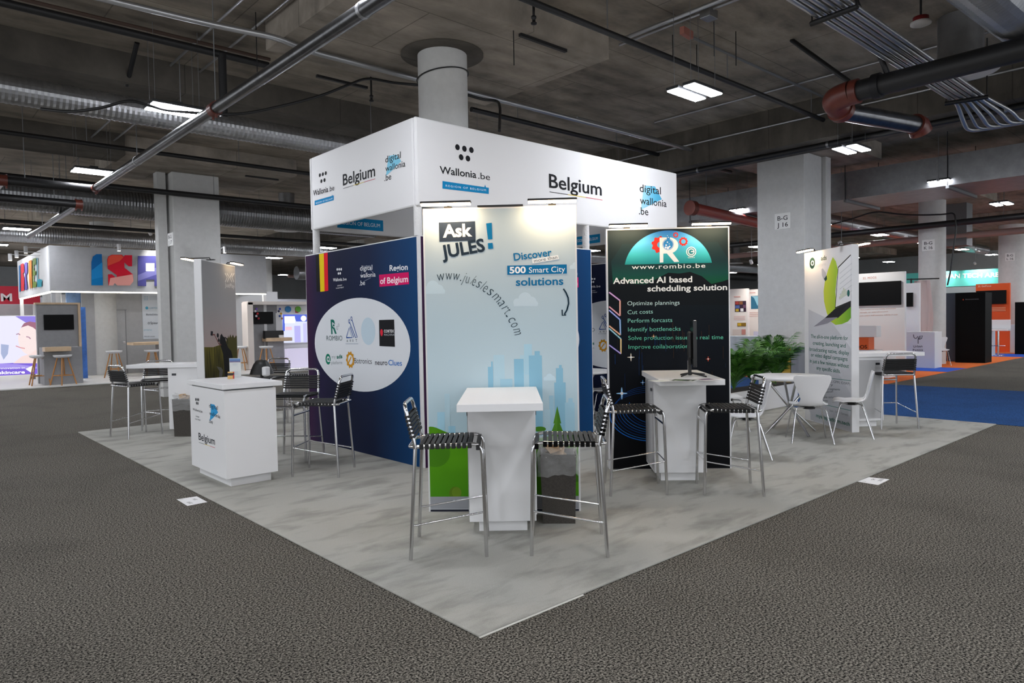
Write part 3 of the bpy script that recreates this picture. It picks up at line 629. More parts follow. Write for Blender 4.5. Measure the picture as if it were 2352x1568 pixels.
# light rings and sparks near the bottom
c = p.px(1500, 945); rx = p.px(1596, 945)[0]-c[0]
for k in range(9):
    f = 1-.035*k; p.ring(c[0]-.02+.01*k, c[1]-.03+.012*k, rx*f, .27*f, .004+.004*(k % 3 == 0), ['#1f6fd0', '#2f8ce8', '#134a94', '#0f3a78'][k % 4], t0=PI*.95, t1=PI*1.72, n=40)
for k in range(4): p.ring(c[0]-.02, c[1]-.02+.02*k, rx*(1-.05*k), .22, .003, '#134a94', t0=PI*.45, t1=PI*.95, n=30)
for k in range(6):
    f = 1-.045*k; p.ring(c[0]+.25, c[1]-.02+.012*k, rx*.55*f, .24*f, .006, ['#d98a1d', '#b86a12', '#7c430c'][k % 3], t0=-PI*.36, t1=PI*.28, n=30)
rnd = random.Random(3)
for k in range(46):
    a_ = rnd.uniform(.05, wr-.05); b_ = rnd.uniform(.9, 1.32) if k < 30 else rnd.uniform(.3, .9); hgt = rnd.uniform(.03, .2)
    p.rect(a_, b_, a_+.0025, b_+hgt, rnd.choice(['#1d4f96', '#12325e', '#3a2a18', '#1b3d6e'] if a_ < .6 else ['#4a3320', '#5a3a26', '#23324a']))
for x, y, q, cl in ((1449, 820, 4, '#f3e6cf'), (1428, 903, 6, '#9fd3ff'), (1626, 824, 2.5, '#e0583a'), (1501, 772, 2, '#e8a050'), (1476, 878, 2.5, '#6fb6ff')):
    p.pell(x, y, q*.35, q*2.4, cl, n=10); p.pell(x, y, q*2.2, q*.3, cl, n=10); p.pell(x, y, q*.6, q*.6, '#ffffff', n=10)
p.obj('printed_graphic', t_r)
Lr = Vector((3.33, 1.965, 0))
lamp_bar(Lr, ur, nr, wr, .02, .40, 'warm clip-on light bar over the left end of the black banner')
lamp_bar(Lr, ur, nr, wr, .83, 1.21, 'warm clip-on light bar over the right end of the black banner')

# --- right banner, pale with the laptop
t_m, p, um, nm, wm, Mm = banner('printed_banner', (7.92, 2.09), (7.17, 1.12), 'white printed banner with lime shape and laptop behind the round table')
p.rect(.014, .014, wm-.014, 2.426, '#e3e3e4')
p.ppoly([(1857, 710), (1905, 733), (1948, 765), (1955, 790), (1955, 990), (1870, 970), (1858, 940)], '#c9cacf'); p.ppoly([(1905, 733), (1960, 745), (1955, 800)], '#d6d7db')
p.ppoly([(1857, 800), (1900, 815), (1955, 905), (1953, 985), (1862, 964)], '#bfc1c7')
lime = ramp_mat('lime_print', [(0, '#d3d44a'), (.5, '#c9d443'), (.75, '#9cc43c'), (1, '#6aa431')], 'u', 1.22)
p.ppoly([(1913, 590), (1909, 600), (1902, 620), (1895, 645), (1892, 668), (1893, 692), (1899, 718), (1908, 738), (1920, 746), (1934, 744), (1948, 738), (1958, 726), (1958, 690), (1930, 706), (1921, 700), (1919, 670), (1922, 640), (1925, 620), (1920, 600)], lime)
p.ppoly([(1887, 618), (1890, 616), (1897, 626), (1900, 640), (1896, 646), (1892, 642), (1888, 632)], '#b8b9bf'); p.ppoly([(1893, 640), (1899, 632), (1900, 641), (1896, 646)], '#2c4a40')
p.ppoly([(1918, 708), (1925, 613), (1961, 577), (1961, 690)], '#2b2b2e'); p.ppoly([(1919.5, 705), (1926, 615), (1960, 581), (1960, 688)], '#ececee')
for i in range(6): p.pline([(1929, 628+12*i), (1957, 604+12.6*i)], .007, '#c6c8cc')
for i, hh in enumerate((6, 10, 16, 21, 17, 12)): p.ppoly([(1928+3*i, 687-1.6*i), (1930+3*i, 686-1.6*i), (1930+3*i, 686-hh-1.6*i), (1928+3*i, 687-hh-1.6*i)], '#c9d0b4')
p.pell(1949, 673, 3, 8, '#27665f')
p.ppoly([(1897, 730), (1919, 708), (1961, 689), (1961, 698), (1925, 730)], '#2b2b2e'); p.ppoly([(1869, 750), (1895, 730), (1925, 728), (1902, 742)], '#8d8b95'); p.ppoly([(1895, 730), (1919, 708), (1945, 700), (1925, 728)], '#232326')
p.pell(1866, 604, 6.5, 13, '#27443e'); p.pell(1866.5, 604, 3.6, 6, '#e3e3e4'); p.pell(1866.5, 604, 2, 3.6, '#27443e')
p.ptext('my', 1875, 600, 1884, 598.5, '#b8babd', 9); p.ptext('ads', 1886, 598, 1899, 596, '#5c6b52', 10, bold=.02); p.ptext('platform', 1873.5, 613, 1897, 610, '#d0d1d3', 8)
TG = '#2f6f5f'
for s_, x0, y0, x1, y1 in (('The all-in-one platform for', 1863, 776, 1948, 781), ('creating, launching and', 1867.5, 791, 1942.5, 798), ('broadcasting native, display', 1860, 805, 1950.5, 815), ('or video digital campaigns', 1863, 818, 1947, 829), ('in just a few minutes without', 1860.5, 832, 1950, 845), ('any specific skills.', 1876, 848, 1931, 857)):
    p.ptext(s_, x0, y0, x1, y1, TG, 8.5, bold=.006)
p.ppoly([(1858, 862), (1956, 873.5), (1956, 874.7), (1858, 863)], '#3f8477')
for i, s_ in enumerate(('campaigns (CPC, CPM, C/SRP)', 'inventory', 'first party data segments', 'AI optimisation', 'a sustainable solution', 'clear reports')):
    p.ptext(s_, 1868, 872+10.6*i, [1953, 1914, 1930, 1914, 1926, 1902][i], [884, 886, 896.5, 901, 914, 922][i], '#6b7076', 5)
p.ppoly([(1858, 920), (1955, 942), (1955, 943.2), (1858, 921)], '#3f8477')
p.ptext('Spain - GCC - Germany', 1906, 944, 1949, 955, '#7c8086', 4.5); p.ptext('myadsplatform.tech', 1875, 957, 1952, 978, TG, 8, bold=.015)
p.obj('printed_graphic', t_m)
Lm = Vector((7.92, 2.09, 0))
lamp_bar(Lm, um, nm, wm, .03, .43, 'clip-on light bar over the far end of the laptop banner')
lamp_bar(Vector((7.17, 1.12, 0)), -um, -nm, wm, .03, .40, 'clip-on light bar over the table side of the laptop banner', out=.25)

# --- left banner, dusk with golf bag
t_p, p, up_, np_, wp, Mp = banner('printed_banner', (1.12, 7.17), (1.92, 8.09), 'grey to pink printed banner with golf bag behind the reception counter')
p.rect(.014, .014, wp-.014, 2.426, ramp_mat('dusk_print', [(0, '#c4a79f'), (.38, '#c4a79f'), (.55, '#b3a39f'), (.75, '#a19f9f'), (1, '#97989a')], 'v', 2.44))
gr = ramp_mat('meadow_print', [(0, '#1d1a06'), (.42, '#2e2a0a'), (.55, '#4c4712'), (.7, '#6b6320'), (1, '#2e3a12')], 'v', 1.9, noise=.35, nscale=(22, 2.2))
p.ppoly([(469, 880), (467.5, 797), (490, 797), (510, 790), (520, 783), (530, 776), (546, 778), (552, 880)], gr)
p.ppoly([(518, 800), (520, 776), (523, 776), (524, 770), (526, 776), (529, 767), (531, 775), (535, 768), (538, 776), (542, 770), (546, 775), (552, 880), (524, 880)], ramp_mat('meadow_print2', [(0, '#1b1d06'), (.5, '#3a3d10'), (1, '#4a4618')], 'v', 1.2, noise=.2, nscale=(26, 3)))
p.ppoly([(506, 793), (504, 783), (506, 770), (509, 766), (512, 772), (517, 775), (519, 785), (524, 798), (531, 806), (534, 818), (537, 880), (518, 880), (512, 812)], '#121214')
p.pline([(517, 774), (522, 780), (523, 790)], .02, '#121214'); p.ppoly([(484, 760), (489, 761), (488, 771), (483.5, 770)], '#1b1c22'); p.pline([(488, 768), (494, 769)], .02, '#7a4a44'); p.pline([(493, 770), (498, 780), (502, 789), (508, 792)], .018, '#7a4a44')
p.pell(500, 770, 2.5, 5, '#1d1d20'); p.pell(502, 781, 2, 4, '#1d1d20'); p.pline([(500, 772), (504, 788)], .014, '#1d1d20')
p.ppoly([(497, 841), (508, 844), (512, 850), (508, 878), (502, 878), (504, 852)], '#5d5c58')
WH = '#d9d8d6'
for s_ in (-1, 1):
    cx = 527
    for k in (0, 1): 
        x0 = cx+s_*(10.5-4.5*k)
        p.pline([(x0, 627+.6*k), (x0-s_*5.2, 636.5), (x0-s_*.6, 647.5)], .022, WH)
p.ptext('JustPlay', 516.5, 658.5, 538.5, 661.5, WH, 9.5, bold=.01)
p.obj('printed_graphic', t_p)
Lp = Vector((1.12, 7.17, 0))
lamp_bar(Lp, up_, np_, wp, .80, 1.20, 'clip-on light bar at the far top corner of the golf bag banner', es=14)
lamp_bar(Lp+up_*wp, -up_, -np_, wp, .82, 1.21, 'clip-on light bar over the table side of the golf bag banner', es=14, out=.25)
# ------------------------------------------------------------------ front tables on cabinets
m_lock = mat('lock_steel', '#4b4c50', 0.35, 0.8)
def high_table(c, n, label, door=True):
    """c = centre of the banner foot on the table's side, n = direction the table points to"""
    rz = math.atan2(n[1], n[0])
    t = thing('counter_table', label, 'table', (c[0], c[1], 0.012), rz, 'white counter tables at the banners')
    MB().box((.012, -.275, .95), (1.12, .275, 1.0), b=.003).obj('table_top', m_white, t)
    cb = MB().box((.02, -.24, .085), (.56, .24, .949), b=.002).obj('cabinet_body', m_white, t)
    MB().box((.04, -.175, 0), (.50, .175, .085), b=.002).obj('plinth', m_white, t)
    for sy in ((1, -1) if door else ()):
        d = MB().box((.06, sy*.2405, .12), (.52, sy*.247, .91), b=.001).obj('cabinet_door', m_white, t)
        MB().box((.44, sy*.247, .84), (.50, sy*.252, .87), b=.001).obj('lock', m_lock, d)
    return t
D_ = math.sqrt(.5)
high_table((1.538, 1.553), (-.668, -.744), 'white counter table between two bar stools in front of the pale blue banner')
high_table((3.7625-.005, 1.5325-.005), (-D_, -D_), 'white counter table with the black monitor in front of the black banner')
nb = Vector((-np_.x, -np_.y, 0)); cb_ = (Vector((1.12, 7.17, 0))+Vector((1.92, 8.09, 0)))/2+nb*.106
high_table((cb_.x, cb_.y), (nb.x, nb.y), 'white counter table behind the reception counter at the golf bag banner')
nb2 = -nm; cm_ = (Vector((7.92, 2.09, 0))+Vector((7.17, 1.12, 0)))/2+nb2*.106
high_table((cm_.x, cm_.y), (nb2.x, nb2.y), 'white counter table at the far right behind the laptop banner')

# ------------------------------------------------------------------ reception counter
rc = thing('reception_counter', 'white reception counter with printed logos on the left of the booth', 'counter', (.25, 4.02, .012))
MB().box((0, 0, .085), (.50, .98, .915), b=.002).obj('counter_body', m_white, rc)
MB().box((.06, .05, 0), (.45, .93, .085), b=.002).obj('plinth', mat('plinth_white', '#d9d9da', .5), rc)
MB().box((-.02, -.02, .930), (.56, 1.0, .975), b=.003).obj('counter_top', m_white, rc)
MB().box((.02, .02, .914), (.48, .96, .931)).obj('shadow_gap', m_grey, rc)
p = Print((.25, 5.0, 0), (0, -1, 0), (-1, 0, 0), off=.001)
for x, y in ((449.8, 917), (453, 917.3), (456.2, 917.6), (451.5, 925.5), (454.8, 926)): p.pell(x, y, 1.2, 3.4, '#26272b')
p.ptext('Wallonia.be', 443, 941.5, 465.5, 948, '#3a3b40', 5.5); p.ptext('EXPORT', 450, 957, 458, 959.5, '#5a5b60', 3); p.ptext('INVESTMENT', 448.5, 963, 461, 966.5, '#5a5b60', 3)
p.obj('dots_logo', rc); p = Print((.25, 5.0, 0), (0, -1, 0), (-1, 0, 0), off=.001)
p.ppoly([(484, 927), (493, 929), (501, 947), (489, 960), (482, 966), (484.5, 944)], ramp_mat('wallonia_blue3', [(0, '#57c0e4'), (1, '#1a8fd0')], 'u', .9))
p.ptext('digital', 480.5, 935, 500.5, 941, '#20232a', 9, bold=.004); p.ptext('wallonia', 481, 952, 506, 961, '#20232a', 8.5, bold=.004); p.ptext('.be', 480, 970, 489, 973.5, '#20232a', 9, bold=.004)
p.obj('map_logo', rc); p = Print((.25, 5.0, 0), (0, -1, 0), (-1, 0, 0), off=.001)
p.ptext('Belgium', 456.5, 1009, 494, 1021.5, '#26272b', 16, bold=.01)
p.ppoly([(457, 1015), (470, 1019.3), (470, 1020.2), (457, 1015.8)], '#26272b'); p.ppoly([(470, 1019.3), (482, 1023.3), (482, 1024.2), (470, 1020.2)], '#e3c93a'); p.ppoly([(482, 1023.3), (494, 1027.6), (494, 1028.6), (482, 1024.2)], '#c8364a')
p.obj('printed_lettering', rc)

# ------------------------------------------------------------------ bar stools with black elastic straps
m_strap = mat('black_elastic', '#121214', 0.55, bump=.2, bscale=200)
def make_stool():
    t = thing('bar_stool', '', 'bar stool', (0, 0, .012), 0, 'chrome bar stools with black straps')
    R = .0125
    for s in (-1, 1):
        # rear leg goes on up as the back upright
        MB().tube(fillet([(s*.243, -.245, 0), (s*.205, -.205, .715)], .1), R, 10).obj('leg', m_chrome, t)
        MB().tube([(s*.214, .243, 0), (s*.203, .228, .60)], R, 10).obj('leg', m_chrome, t)
    b = MB()
    for s in (-1, 1):
        b.tube(fillet([(s*.203, .228, .60), (s*.20, .222, .735), (s*.20, -.205, .722)], .105, 7), R, 10)
    b.tube(fillet([(.20, -.19, .722), (.185, -.245, .722), (-.185, -.245, .722), (-.20, -.19, .722)], .05, 6), R*.9, 10)
    b.tube([(-.203, .226, .615), (.203, .226, .615)], R*.9, 8)
    b.obj('seat_frame', m_chrome, t)
    MB().tube(fillet([(.205, -.205, .70), (.205, -.212, .76), (.19, -.272, 1.0), (-.19, -.272, 1.0), (-.205, -.212, .76), (-.205, -.205, .70)], .06, 6), R, 10).obj('back_frame', m_chrome, t)
    b = MB()
    for z, sgn in ((.283, 1),):
        b.tube([(-.21, .236, .292), (.21, .236, .292)], .0065, 8)
        for s in (-1, 1): b.tube([(s*.229, -.231, .215), (s*.21, .236, .292)], .0065, 8)
    b.obj('footrest', m_chrome, t)
    b = MB()
    def strap(c, ax, wid, half):
        """flat band looped round two rails: c centre, ax normal direction"""
        pass
    for k in range(11):
        y = -.165+.0345*k; z = .7235+.0003*k
        if k >= 10: y, z = .20, .713
        for q in (-1, 1):
            zz = z+q*.0155
            b.box((-.205, y-.0128, zz-.0025), (.205, y+.0128, zz+.0025), b=.0015)
        for s in (-1, 1): b.box((s*.205, y-.0128, z-.0175), (s*.2175, y+.0128, z+.0175), b=.003)
    b.obj('seat', m_strap, t)
    b = MB()
    for k in range(6):
        f = .13+.125*k; z = .775+.026*k+.012; y = -.216-.056*(z-.76)/.24*1.0; hw = .205-.015*(z-.76)/.24
        M = Matrix.Translation((0, y, z)) @ Matrix.Rotation(.23, 4, 'X')
        for q in (-1, 1): b.box((-hw, q*.0155-.0025, -.0088), (hw, q*.0155+.0025, .0088), b=.0015, M=M)
        for s in (-1, 1): b.box((s*hw, -.0175, -.0088), (s*(hw+.0125), .0175, .0088), b=.003, M=M)
    b.obj('backrest', m_strap, t)
    return t
def yaw(deg): return math.radians(deg-90)
stools = [((.715, 1.16), -41, 'chrome bar stool with black straps left of the front table'),
 ((1.298, .623), 135, 'chrome bar stool with black straps right of the front table before the waste bin'),
 ((2.845, 1.26), -44, 'chrome bar stool with black straps left of the monitor table'),
 ((3.403, .664), 132, 'chrome bar stool with black straps right of the monitor table'),
 ((1.228, 4.004), 132, 'chrome bar stool right of the reception counter, turned sideways before the navy wall'),
 ((1.36, 4.94), -137, 'chrome bar stool with its back showing just behind the sideways stool by the reception counter'),
 ((.53, 8.23), 14, 'chrome bar stool at the left end of the golf bag banner table'),
 ((.98, 8.81), -109, 'chrome bar stool behind the golf bag banner table, back toward the far booth'),
 ((8.0, .95), 47, 'chrome bar stool in front of the far right counter table beside the blue carpet'),
 ((2.25, 7.75), -150, 'chrome bar stool with slim back just above the reception counter edge'),
 ((2.85, 7.9), 160, 'chrome bar stool furthest back between the reception counter and the navy wall')]
st0 = make_stool()
for i, (c, a, lb) in enumerate(stools):
    if i == 0: st0.location = (*c, .012); st0.rotation_euler = (0, 0, yaw(a)); st0['label'] = lb
    else: copy_thing(st0, (*c, .012), yaw(a), lb)

# ------------------------------------------------------------------ white shell chairs, round tables
m_shell = mat('white_shell', '#ececee', 0.3)
def make_chair():
    t = thing('shell_chair', '', 'chair', (0, 0, .012), 0, 'white moulded shell chairs')
    # profile along the chair: y forward, z up; half width w
    prof = [(.21, .425, .14), (.20, .445, .19), (.16, .452, .205), (.08, .442, .215), (0, .437, .215), (-.08, .437, .20), (-.135, .447, .165), (-.165, .475, .135), (-.182, .52, .122), (-.196, .57, .138), (-.21, .63, .165), (-.226, .70, .192), (-.242, .765, .212), (-.249, .795, .208), (-.253, .81, .185)]
    P = []; Q = []
    for i, (y, z, w) in enumerate(prof):
        row = []; row2 = []
        a = prof[max(0, i-1)]; c = prof[min(len(prof)-1, i+1)]; ty, tz = c[0]-a[0], c[1]-a[1]; l = math.hypot(ty, tz); ny, nz = -tz/l, ty/l
        ny, nz = (-ny, -nz)
        for j in range(11):
            u = -1+.2*j; cur = .022*u*u if i > 3 else .01*u*u
            yy = y+ny*cur*(1 if i > 6 else 1); zz = z+nz*cur
            row.append((u*w, yy, zz)); row2.append((u*w, yy-ny*.010, zz-nz*.010))
        P.append(row); Q.append(row2)
    b = MB(); b.grid(P); b.grid([list(reversed(r_)) for r_ in Q])
    n = len(prof)
    rim = [P[0][j] for j in range(11)]+[P[i][10] for i in range(1, n)]+[P[n-1][j] for j in range(9, -1, -1)]+[P[i][0] for i in range(n-2, 0, -1)]
    rim2 = [Q[0][j] for j in range(11)]+[Q[i][10] for i in range(1, n)]+[Q[n-1][j] for j in range(9, -1, -1)]+[Q[i][0] for i in range(n-2, 0, -1)]
    N = len(rim); b.add(rim+rim2, [(i, (i+1) % N, N+(i+1) % N, N+i) for i in range(N)], 0, True)
    b.obj('shell', m_shell, t, recalc=True)
    for sx in (-1, 1):
        MB().tube(fillet([(sx*.03, .02, .405), (sx*.165, .125, .418), (sx*.235, .215, 0)], .05, 5), .009, 8).obj('leg', m_chrome, t)
        MB().tube(fillet([(sx*.03, -.02, .405), (sx*.165, -.115, .418), (sx*.235, -.245, 0)], .05, 5), .009, 8).obj('leg', m_chrome, t)
    MB().lathe([(.0, .392), (.07, .392), (.085, .41), (.0, .428)], 16).obj('seat_bracket', mat('black_plastic', '#161617', .5), t)
    return t
ch0 = make_chair()
chairs = [((6.23, 1.25), 35, 'white shell chair showing its back in front of the round table'),
 ((6.93, 1.03), 112, 'white shell chair seen from the side before the laptop banner'),
 ((4.90, 1.33), 122, 'white shell chair half hidden behind the stool right of the monitor table'),
 ((6.35, 2.42), -40, 'white shell chair behind the round table by the planter'),
 ((5.45, 4.35), 20, 'white shell chair inside the meeting room seen through the gap, nearer one'),
 ((6.05, 4.35), 140, 'white shell chair inside the meeting room by the gap edge of the black banner')]
for i, (c, a, lb) in enumerate(chairs):
    if i == 0: ch0.location = (*c, .012); ch0.rotation_euler = (0, 0, yaw(a)); ch0['label'] = lb
    else: copy_thing(ch0, (*c, .012), yaw(a), lb)
def make_round_table(loc, label, rot=0.0):
    t = thing('round_table', label, 'table', (*loc, .012), rot, 'round white tables on crossed chrome legs')
    MB().lathe([(0, .705), (.475, .705), (.485, .712), (.485, .735), (.478, .742), (0, .742)], 48).obj('table_top', m_white, t)
    for k in range(4):
        a = PI/4+k*PI/2; c, s = math.cos(a), math.sin(a); c2, s2 = math.cos(a+PI*.88), math.sin(a+PI*.88)
        MB().tube([(c*.38, s*.38, 0), (c2*.03, s2*.03, .36), (c2*.30, s2*.30, .705)], .016, 10).obj('leg', m_chrome, t)
    return t
rt = make_round_table((6.66, 1.70), 'round white table between the shell chairs before the laptop banner', .3)
copy_thing(rt, (5.85, 4.65, .012), .9, 'round white table inside the meeting room seen through the gap')

# ------------------------------------------------------------------ waste bins
m_bin = mat('speckled_bin', '#403c37', .8, var=.35, vscale=120)
m_bag = bpy.data.materials.new('clear_bag'); m_bag.use_nodes = True
b_ = m_bag.node_tree.nodes['Principled BSDF']; b_.inputs['Base Color'].default_value = (.95, .96, .96, 1); b_.inputs['Roughness'].default_value = .18; b_.inputs['Alpha'].default_value = .11
_n = m_bag.node_tree.nodes.new('ShaderNodeTexNoise'); _n.inputs['Scale'].default_value = 22; _n.inputs['Detail'].default_value = 4
_b = m_bag.node_tree.nodes.new('ShaderNodeBump'); _b.inputs['Strength'].default_value = 1.0; _b.inputs['Distance'].default_value = .03
_t = m_bag.node_tree.nodes.new('ShaderNodeTexCoord'); m_bag.node_tree.links.new(_t.outputs['Object'], _n.inputs['Vector'])
m_bag.node_tree.links.new(_n.outputs['Fac'], _b.inputs['Height']); m_bag.node_tree.links.new(_b.outputs[0], b_.inputs['Normal']); b_.inputs['Roughness'].default_value = .1; b_.inputs['Alpha'].default_value = .2; b_.inputs['Specular IOR Level'].default_value = 1.0
m_cardb = mat('kraft_paper', '#a98b66', .8)
def waste_bin(c, rz, label):
    t = thing('waste_bin', label, 'bin', (*c, .012), rz, 'grey speckled waste bins')
    b = MB(); w, h = .135, .52; wi = .125
    b.add([(-w*.9, -w*.9, 0), (w*.9, -w*.9, 0), (w*.9, w*.9, 0), (-w*.9, w*.9, 0), (-w, -w, h), (w, -w, h), (w, w, h), (-w, w, h), (-wi, -wi, h), (wi, -wi, h), (wi, wi, h), (-wi, wi, h), (-wi*.9, -wi*.9, .02), (wi*.9, -wi*.9, .02), (wi*.9, wi*.9, .02), (-wi*.9, wi*.9, .02)],
          [(3, 2, 1, 0)]+[(i, (i+1) % 4, 4+(i+1) % 4, 4+i) for i in range(4)]+[(4+i, 4+(i+1) % 4, 8+(i+1) % 4, 8+i) for i in range(4)]+[(8+i, 8+(i+1) % 4, 12+(i+1) % 4, 12+i) for i in range(4)]+[(12, 13, 14, 15)])
    b.obj('bin_body', m_bin, t)
    rr = random.Random(5); N = 28; rows = []
    for f, z in ((.86, h-.08), (.93, h+.005), (1.0, h+.05), (1.06, h+.035), (1.12, h-.02), (1.13, h-.09), (1.10, h-.16)):
        row = []
        for k in range(N):
            a = 2*PI*k/N; q = 1/max(abs(math.cos(a)), abs(math.sin(a))); q = min(q, 1.25)
            j = rr.uniform(-.02, .02); up = .05*max(0, math.cos(a-2.2)) if z > h else 0
            x = w*f*q; row.append(((x+j)*math.cos(a), (x+j)*math.sin(a), z+up+rr.uniform(-.02, .02)))
        row.append(row[0]); rows.append(row)
    MB().grid(rows).obj('liner_bag', m_bag, t)
    pts = []
    b = MB()
    for k in range(5):
        b.box((-.05, -.04, -.003), (.06, .05, .003), M=Matrix.Translation((rr.uniform(-.04, .04), rr.uniform(-.04, .04), h-.015+.012*k)) @ Matrix.Rotation(rr.uniform(-.6, .6), 4, 'X') @ Matrix.Rotation(rr.uniform(0, 3), 4, 'Z'))
    b.obj('crumpled_paper', m_cardb, t)
    return t
waste_bin((1.70, 1.10), math.radians(-45), 'grey speckled waste bin with clear bag beside the front table')
waste_bin((1.04, 7.70), math.radians(-45), 'grey speckled waste bin with clear liner behind the reception counter')

# ------------------------------------------------------------------ small things on and around the furniture
# monitor seen edge-on
mo = thing('monitor', 'black flat monitor seen edge-on on the counter table', 'monitor', (3.28, .927, 1.0125), math.radians(36))
m_plast = mat('black_plastic', '#161617', .5)
MB().box((-.31, -.014, .10), (.31, .016, .50), b=.006).obj('screen', mat('screen_off', '#08080a', .2), mo)
MB().box((-.16, .014, .16), (.16, .05, .40), b=.02).obj('rear_housing', m_plast, mo)
MB().box((-.03, .02, .01), (.03, .05, .30), b=.006).obj('stand_neck', m_plast, mo)
MB().box((-.013, .0505, .05), (.013, .052, .14)).obj('sticker', mat('sticker_white', '#dcdcdc', .6), mo)
b = MB()
for sx in (-1, 1):
    b.tube([(0, .03, .03), (sx*.13, -.10, .006)], .007, 8); b.tube([(0, .03, .03), (sx*.10, .11, .006)], .007, 8)
b.obj('foot', m_plast, mo)
def leaflet(c, rz, cols, label, wd=.15, hd=.21, z=1.0128):
    t = thing('leaflet', label, 'leaflet', (c[0], c[1], z), rz, 'leaflets on the monitor table')
    MB().box((-wd/2, -hd/2, 0), (wd/2, hd/2, .0015)).obj('sheet', mat('paper', '#e4e4e0', .7), t)
    M = Rz(rz, (c[0], c[1], z))
    p = Print(M @ Vector((-wd/2, -hd/2, .0016)), M.to_3x3() @ Vector((1, 0, 0)), (0, 0, 1), M.to_3x3() @ Vector((0, 1, 0)), off=.0004)
    p.rect(.01, .01, wd-.01, hd-.01, cols[0]); p.rect(.02, hd*.5, wd-.02, hd-.03, cols[1]); p.rect(.02, .03, wd*.6, .05, cols[2]); p.obj('printed_pattern', t); return t
leaflet((2.86, .75), .3, ('#2c3a2e', '#56684a', '#d8d8d0'), 'dark green leaflet on the monitor table')
leaflet((3.02, .62), -.5, ('#b9b3b8', '#5a3c58', '#d8d8d0'), 'purple tinted leaflet at the right edge of the monitor table')
leaflet((2.73, .86), 1.1, ('#dcdcd6', '#cfd2c8', '#6a6f62'), 'white leaflet at the left front of the monitor table')
b = MB().tube(fillet([(3.33, 1.0, 1.018), (3.40, 1.02, 1.018), (3.44, 1.10, 1.018), (3.52, 1.12, 1.018)], .05), .004, 6)
tag(b.obj('power_cable', m_plast), 'thin black cable lying on the monitor table', 'cable')
# sign holder and card on the reception counter
sg = thing('sign_holder', 'clear upright sign holder with blue header on the reception counter', 'sign', (.69, 4.90, .9875), math.radians(-42))
MB().box((-.06, -.002, .0), (.06, .002, .20)).obj('sheet', mat('paper', '#e4e4e0', .7), sg)
MB().box((-.062, -.005, 0), (.062, -.0025, .205)).obj('acrylic_front', mat('acrylic', '#e8f0f4', .1, alpha=.12), sg)
MB().box((-.062, -.04, -.0005), (.062, .045, .004)).obj('base', mat('acrylic', '#e8f0f4', .1, alpha=.12), sg)
M = Rz(math.radians(-42), (.69, 4.90, .9875))
p = Print(M @ Vector((-.06, -.0025, 0)), M.to_3x3() @ Vector((1, 0, 0)), M.to_3x3() @ Vector((0, -1, 0)), off=.0004, step=.0002)
p.rect(.002, .158, .118, .198, ramp_mat('blue_header', [(.78, '#8a5a6a'), (.86, '#3e5f9e'), (1, '#5f90c8')], 'v', .2)); p.rect(.035, .138, .085, .142, '#9aa6b4'); p.rect(.04, .126, .08, .13, '#b5bec9')
for k in range(3): p.rect(.035, .03+.012*k, .09, .034+.012*k, '#a9b6c6')
p.obj('printed_pattern', sg)
cr = thing('business_card_box', 'small red and yellow card leaning in front of the sign holder', 'card', (.56, 4.68, .9875), math.radians(-30))
MB().box((-.032, -.003, .0), (.032, .003, .075), M=Matrix.Rotation(-.2, 4, 'X')).obj('card', mat('card_cream', '#d9b06a', .6), cr)
MB().box((-.032, .004, 0), (.032, .016, .06), b=.002).obj('holder', mat('card_dark', '#2a2426', .6), cr)
MB().box((.02, -.0045, .002), (.032, -.0031, .073), M=Matrix.Rotation(-.2, 4, 'X')).obj('red_band', mat('card_red', '#b3262c', .6), cr)
# black device on the banner table behind
dv = thing('projector_hood', 'black cone-shaped device with white side standing above the reception counter', 'device', (1.84, 7.0, .012), .4)
MB().lathe([(.165, .84), (.15, .89), (.11, .98), (.07, 1.03), (0.0, 1.045)], 20).obj('hood', m_plast, dv)
MB().tube([(0, 0, .02), (0, 0, .86)], .022, 10).obj('pole', m_plast, dv)
MB().box((-.12, -.19, .82), (-.03, -.11, .95), b=.02).obj('side_cover', m_shell, dv)
b = MB()
for k in range(3): b.tube([(0, 0, .25), (.24*math.cos(2.1*k), .24*math.sin(2.1*k), .008)], .010, 8)
b.obj('tripod_foot', m_plast, dv)
# floor notes
def note(c, label):
    cx = sum(q[0] for q in c)/4; cy = sum(q[1] for q in c)/4
    t = thing('floor_note', label, 'paper sign', (cx, cy, .0012), 0, 'white paper notes on the aisle carpet')
    MB().prism([(q[0]-cx, q[1]-cy) for q in c], 0, .0015).obj('sheet', mat('note_paper', '#eeeeee', .6), t)
    return t, cx, cy
t, cx, cy = note([(-.204, 3.979), (-.039, 3.962), (-.041, 3.682), (-.21, 3.672)][::-1], 'white paper note lying on the carpet edge by the reception counter')
p = Print((-.205, 3.675, .0028), (0, 1, 0), (0, 0, 1), (-1, 0, 0), off=.0003)
def scrib(p, w):
    p.text('2050', .05, -.06, .13, -.055, '#3a3a3c', .03); p.text('SH', .15, -.13, .21, -.13, '#3a3a3c', .03); p.text('3', .25, -.04, .27, -.04, '#8a8a8c', .03)
scrib(p, .3); p.obj('lettering', t)
t, cx, cy = note([(4.507, .0), (4.758, -.003), (4.793, -.173), (4.496, -.183)][::-1], 'white paper note lying on the carpet edge at the lower right')
p = Print((4.51, -.178, .0028), (1, 0, 0), (0, 0, 1), (0, 1, 0), off=.0003); p.text('2050', .14, .03, .25, .04, '#3a3a3c', .03); p.text('SH', .15, .09, .21, .10, '#3a3a3c', .03); p.text('3', .03, .12, .05, .12, '#8a8a8c', .03); p.obj('lettering', t)

